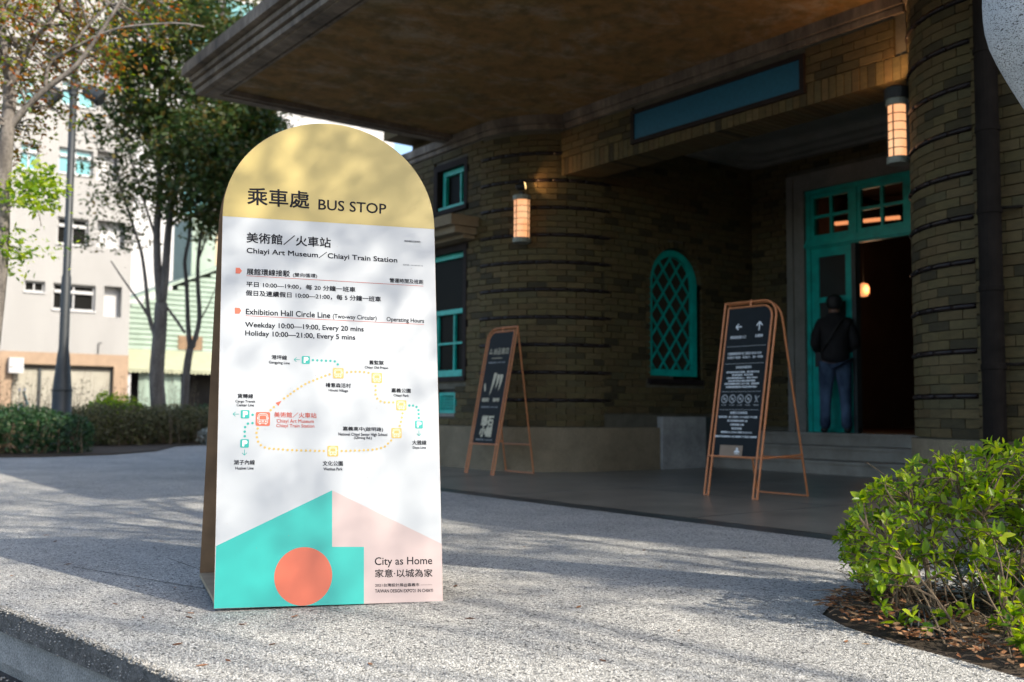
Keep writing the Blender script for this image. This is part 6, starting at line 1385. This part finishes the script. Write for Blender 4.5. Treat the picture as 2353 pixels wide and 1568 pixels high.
# curled fallen leaves, one object each
fl_me = []
for w_, curl in ((.36, .5), (.30, 1.1), (.42, .25)):
    me = bpy.data.meshes.new('fallen_leaf'); n_ = 9; vs_ = []; fs_ = []
    for i in range(n_):
        t_ = i/(n_-1); hw_ = w_*.5*math.sin(math.pi*min(1, t_*.96+.02))**.8; 
        for s_ in (-1, -.5, 0, .5, 1): vs_.append((t_-.5, s_*hw_, .10*curl*(s_*s_)*hw_*3+.16*curl*(t_-.5)**2+.01))
    for i in range(n_-1):
        for j in range(4): a = i*5+j; fs_.append((a, a+1, a+6, a+5))
    me.from_pydata(vs_, [], fs_); me.materials.append(MAT['litter']); me.polygons.foreach_set('use_smooth', [True]*len(fs_)); fl_me.append(me)
z3 = lambda x, y: (x*1100/1748/1.713557, (1700+y*1100/1748)/1.713557)
spots = [z3(425, 830), z3(72, 903), z3(1195, 1135), z3(1183, 1163), z3(895, 1165), z3(1112, 1330), z3(1008, 686), z3(655, 713), z3(288, 648), z3(1095, 975), z3(860, 968), z3(133, 210), z3(835, 298), z3(94, 314), z3(1265, 1462), z3(345, 688), z3(720, 1080), z3(1225, 585)]
c6 = lambda x, y: ((800+x*.5339)/1.713557, (1850+y*.5339)/1.713557)
spots += [c6(674, 1082), c6(290, 1142), c6(183, 1407), c6(1232, 1433), c6(510, 1290), c6(1860, 858)]
spots += [(1377, 1206), (1205, 1257), (1518, 1303), (1640, 1210), (1710, 1282), (1245, 1370), (1080, 1422), (1945, 1475), (1990, 1480), (1330, 1395), (1585, 1190), (2010, 1440), (1480, 1265), (300, 1180), (395, 1100), (230, 1090), (1560, 1450), (1385, 1518)]
for i, (u, v) in enumerate(spots):
    r_ = RAY(u, v); p = CAM+r_*((.001-CAM_H)/r_.z); s_ = random.uniform(.022, .042)*(1.3 if i in (0, 2) else 1)
    o = bpy.data.objects.new('fallen_leaf', fl_me[i % 3]); link(o); o.location = p; o.scale = (s_, s_, s_); o.rotation_euler = (random.uniform(-.1, .1), random.uniform(-.1, .1), random.uniform(0, 6.28))
    wh = ('in front of the bus stop sign, towards the kerb' if v > 1395 and u < 1150 else 'on the near pavement, right of the bus stop sign' if v > 1395 else
          'near the kerb, left of the bus stop sign' if u < 480 and v > 1245 else 'on the far pavement left of the bus stop sign' if u < 480 else 'by the edge of the polished terrace' if v < 1215 else 'between the bus stop sign and the shrub')
    tag(o, 'small dry brown leaf '+wh, 'leaf', 'dry leaves scattered on the pavement')
for i in range(40):
    x = -2.3+random.random()*1.5; y = bed_y(x, bfr)+.03+random.random()*.45; s_ = random.uniform(.03, .06); o = bpy.data.objects.new('fallen_leaf', fl_me[i % 3]); link(o); o.location = (x, y, random.uniform(.045, .06)); o.scale = (s_, s_, s_); o.rotation_euler = (random.uniform(-.5, .5), random.uniform(-.5, .5), random.uniform(0, 6.28))
    tag(o, 'large brown dead leaf lying on the soil of the planting bed', 'leaf', 'dead leaves on the planting bed')
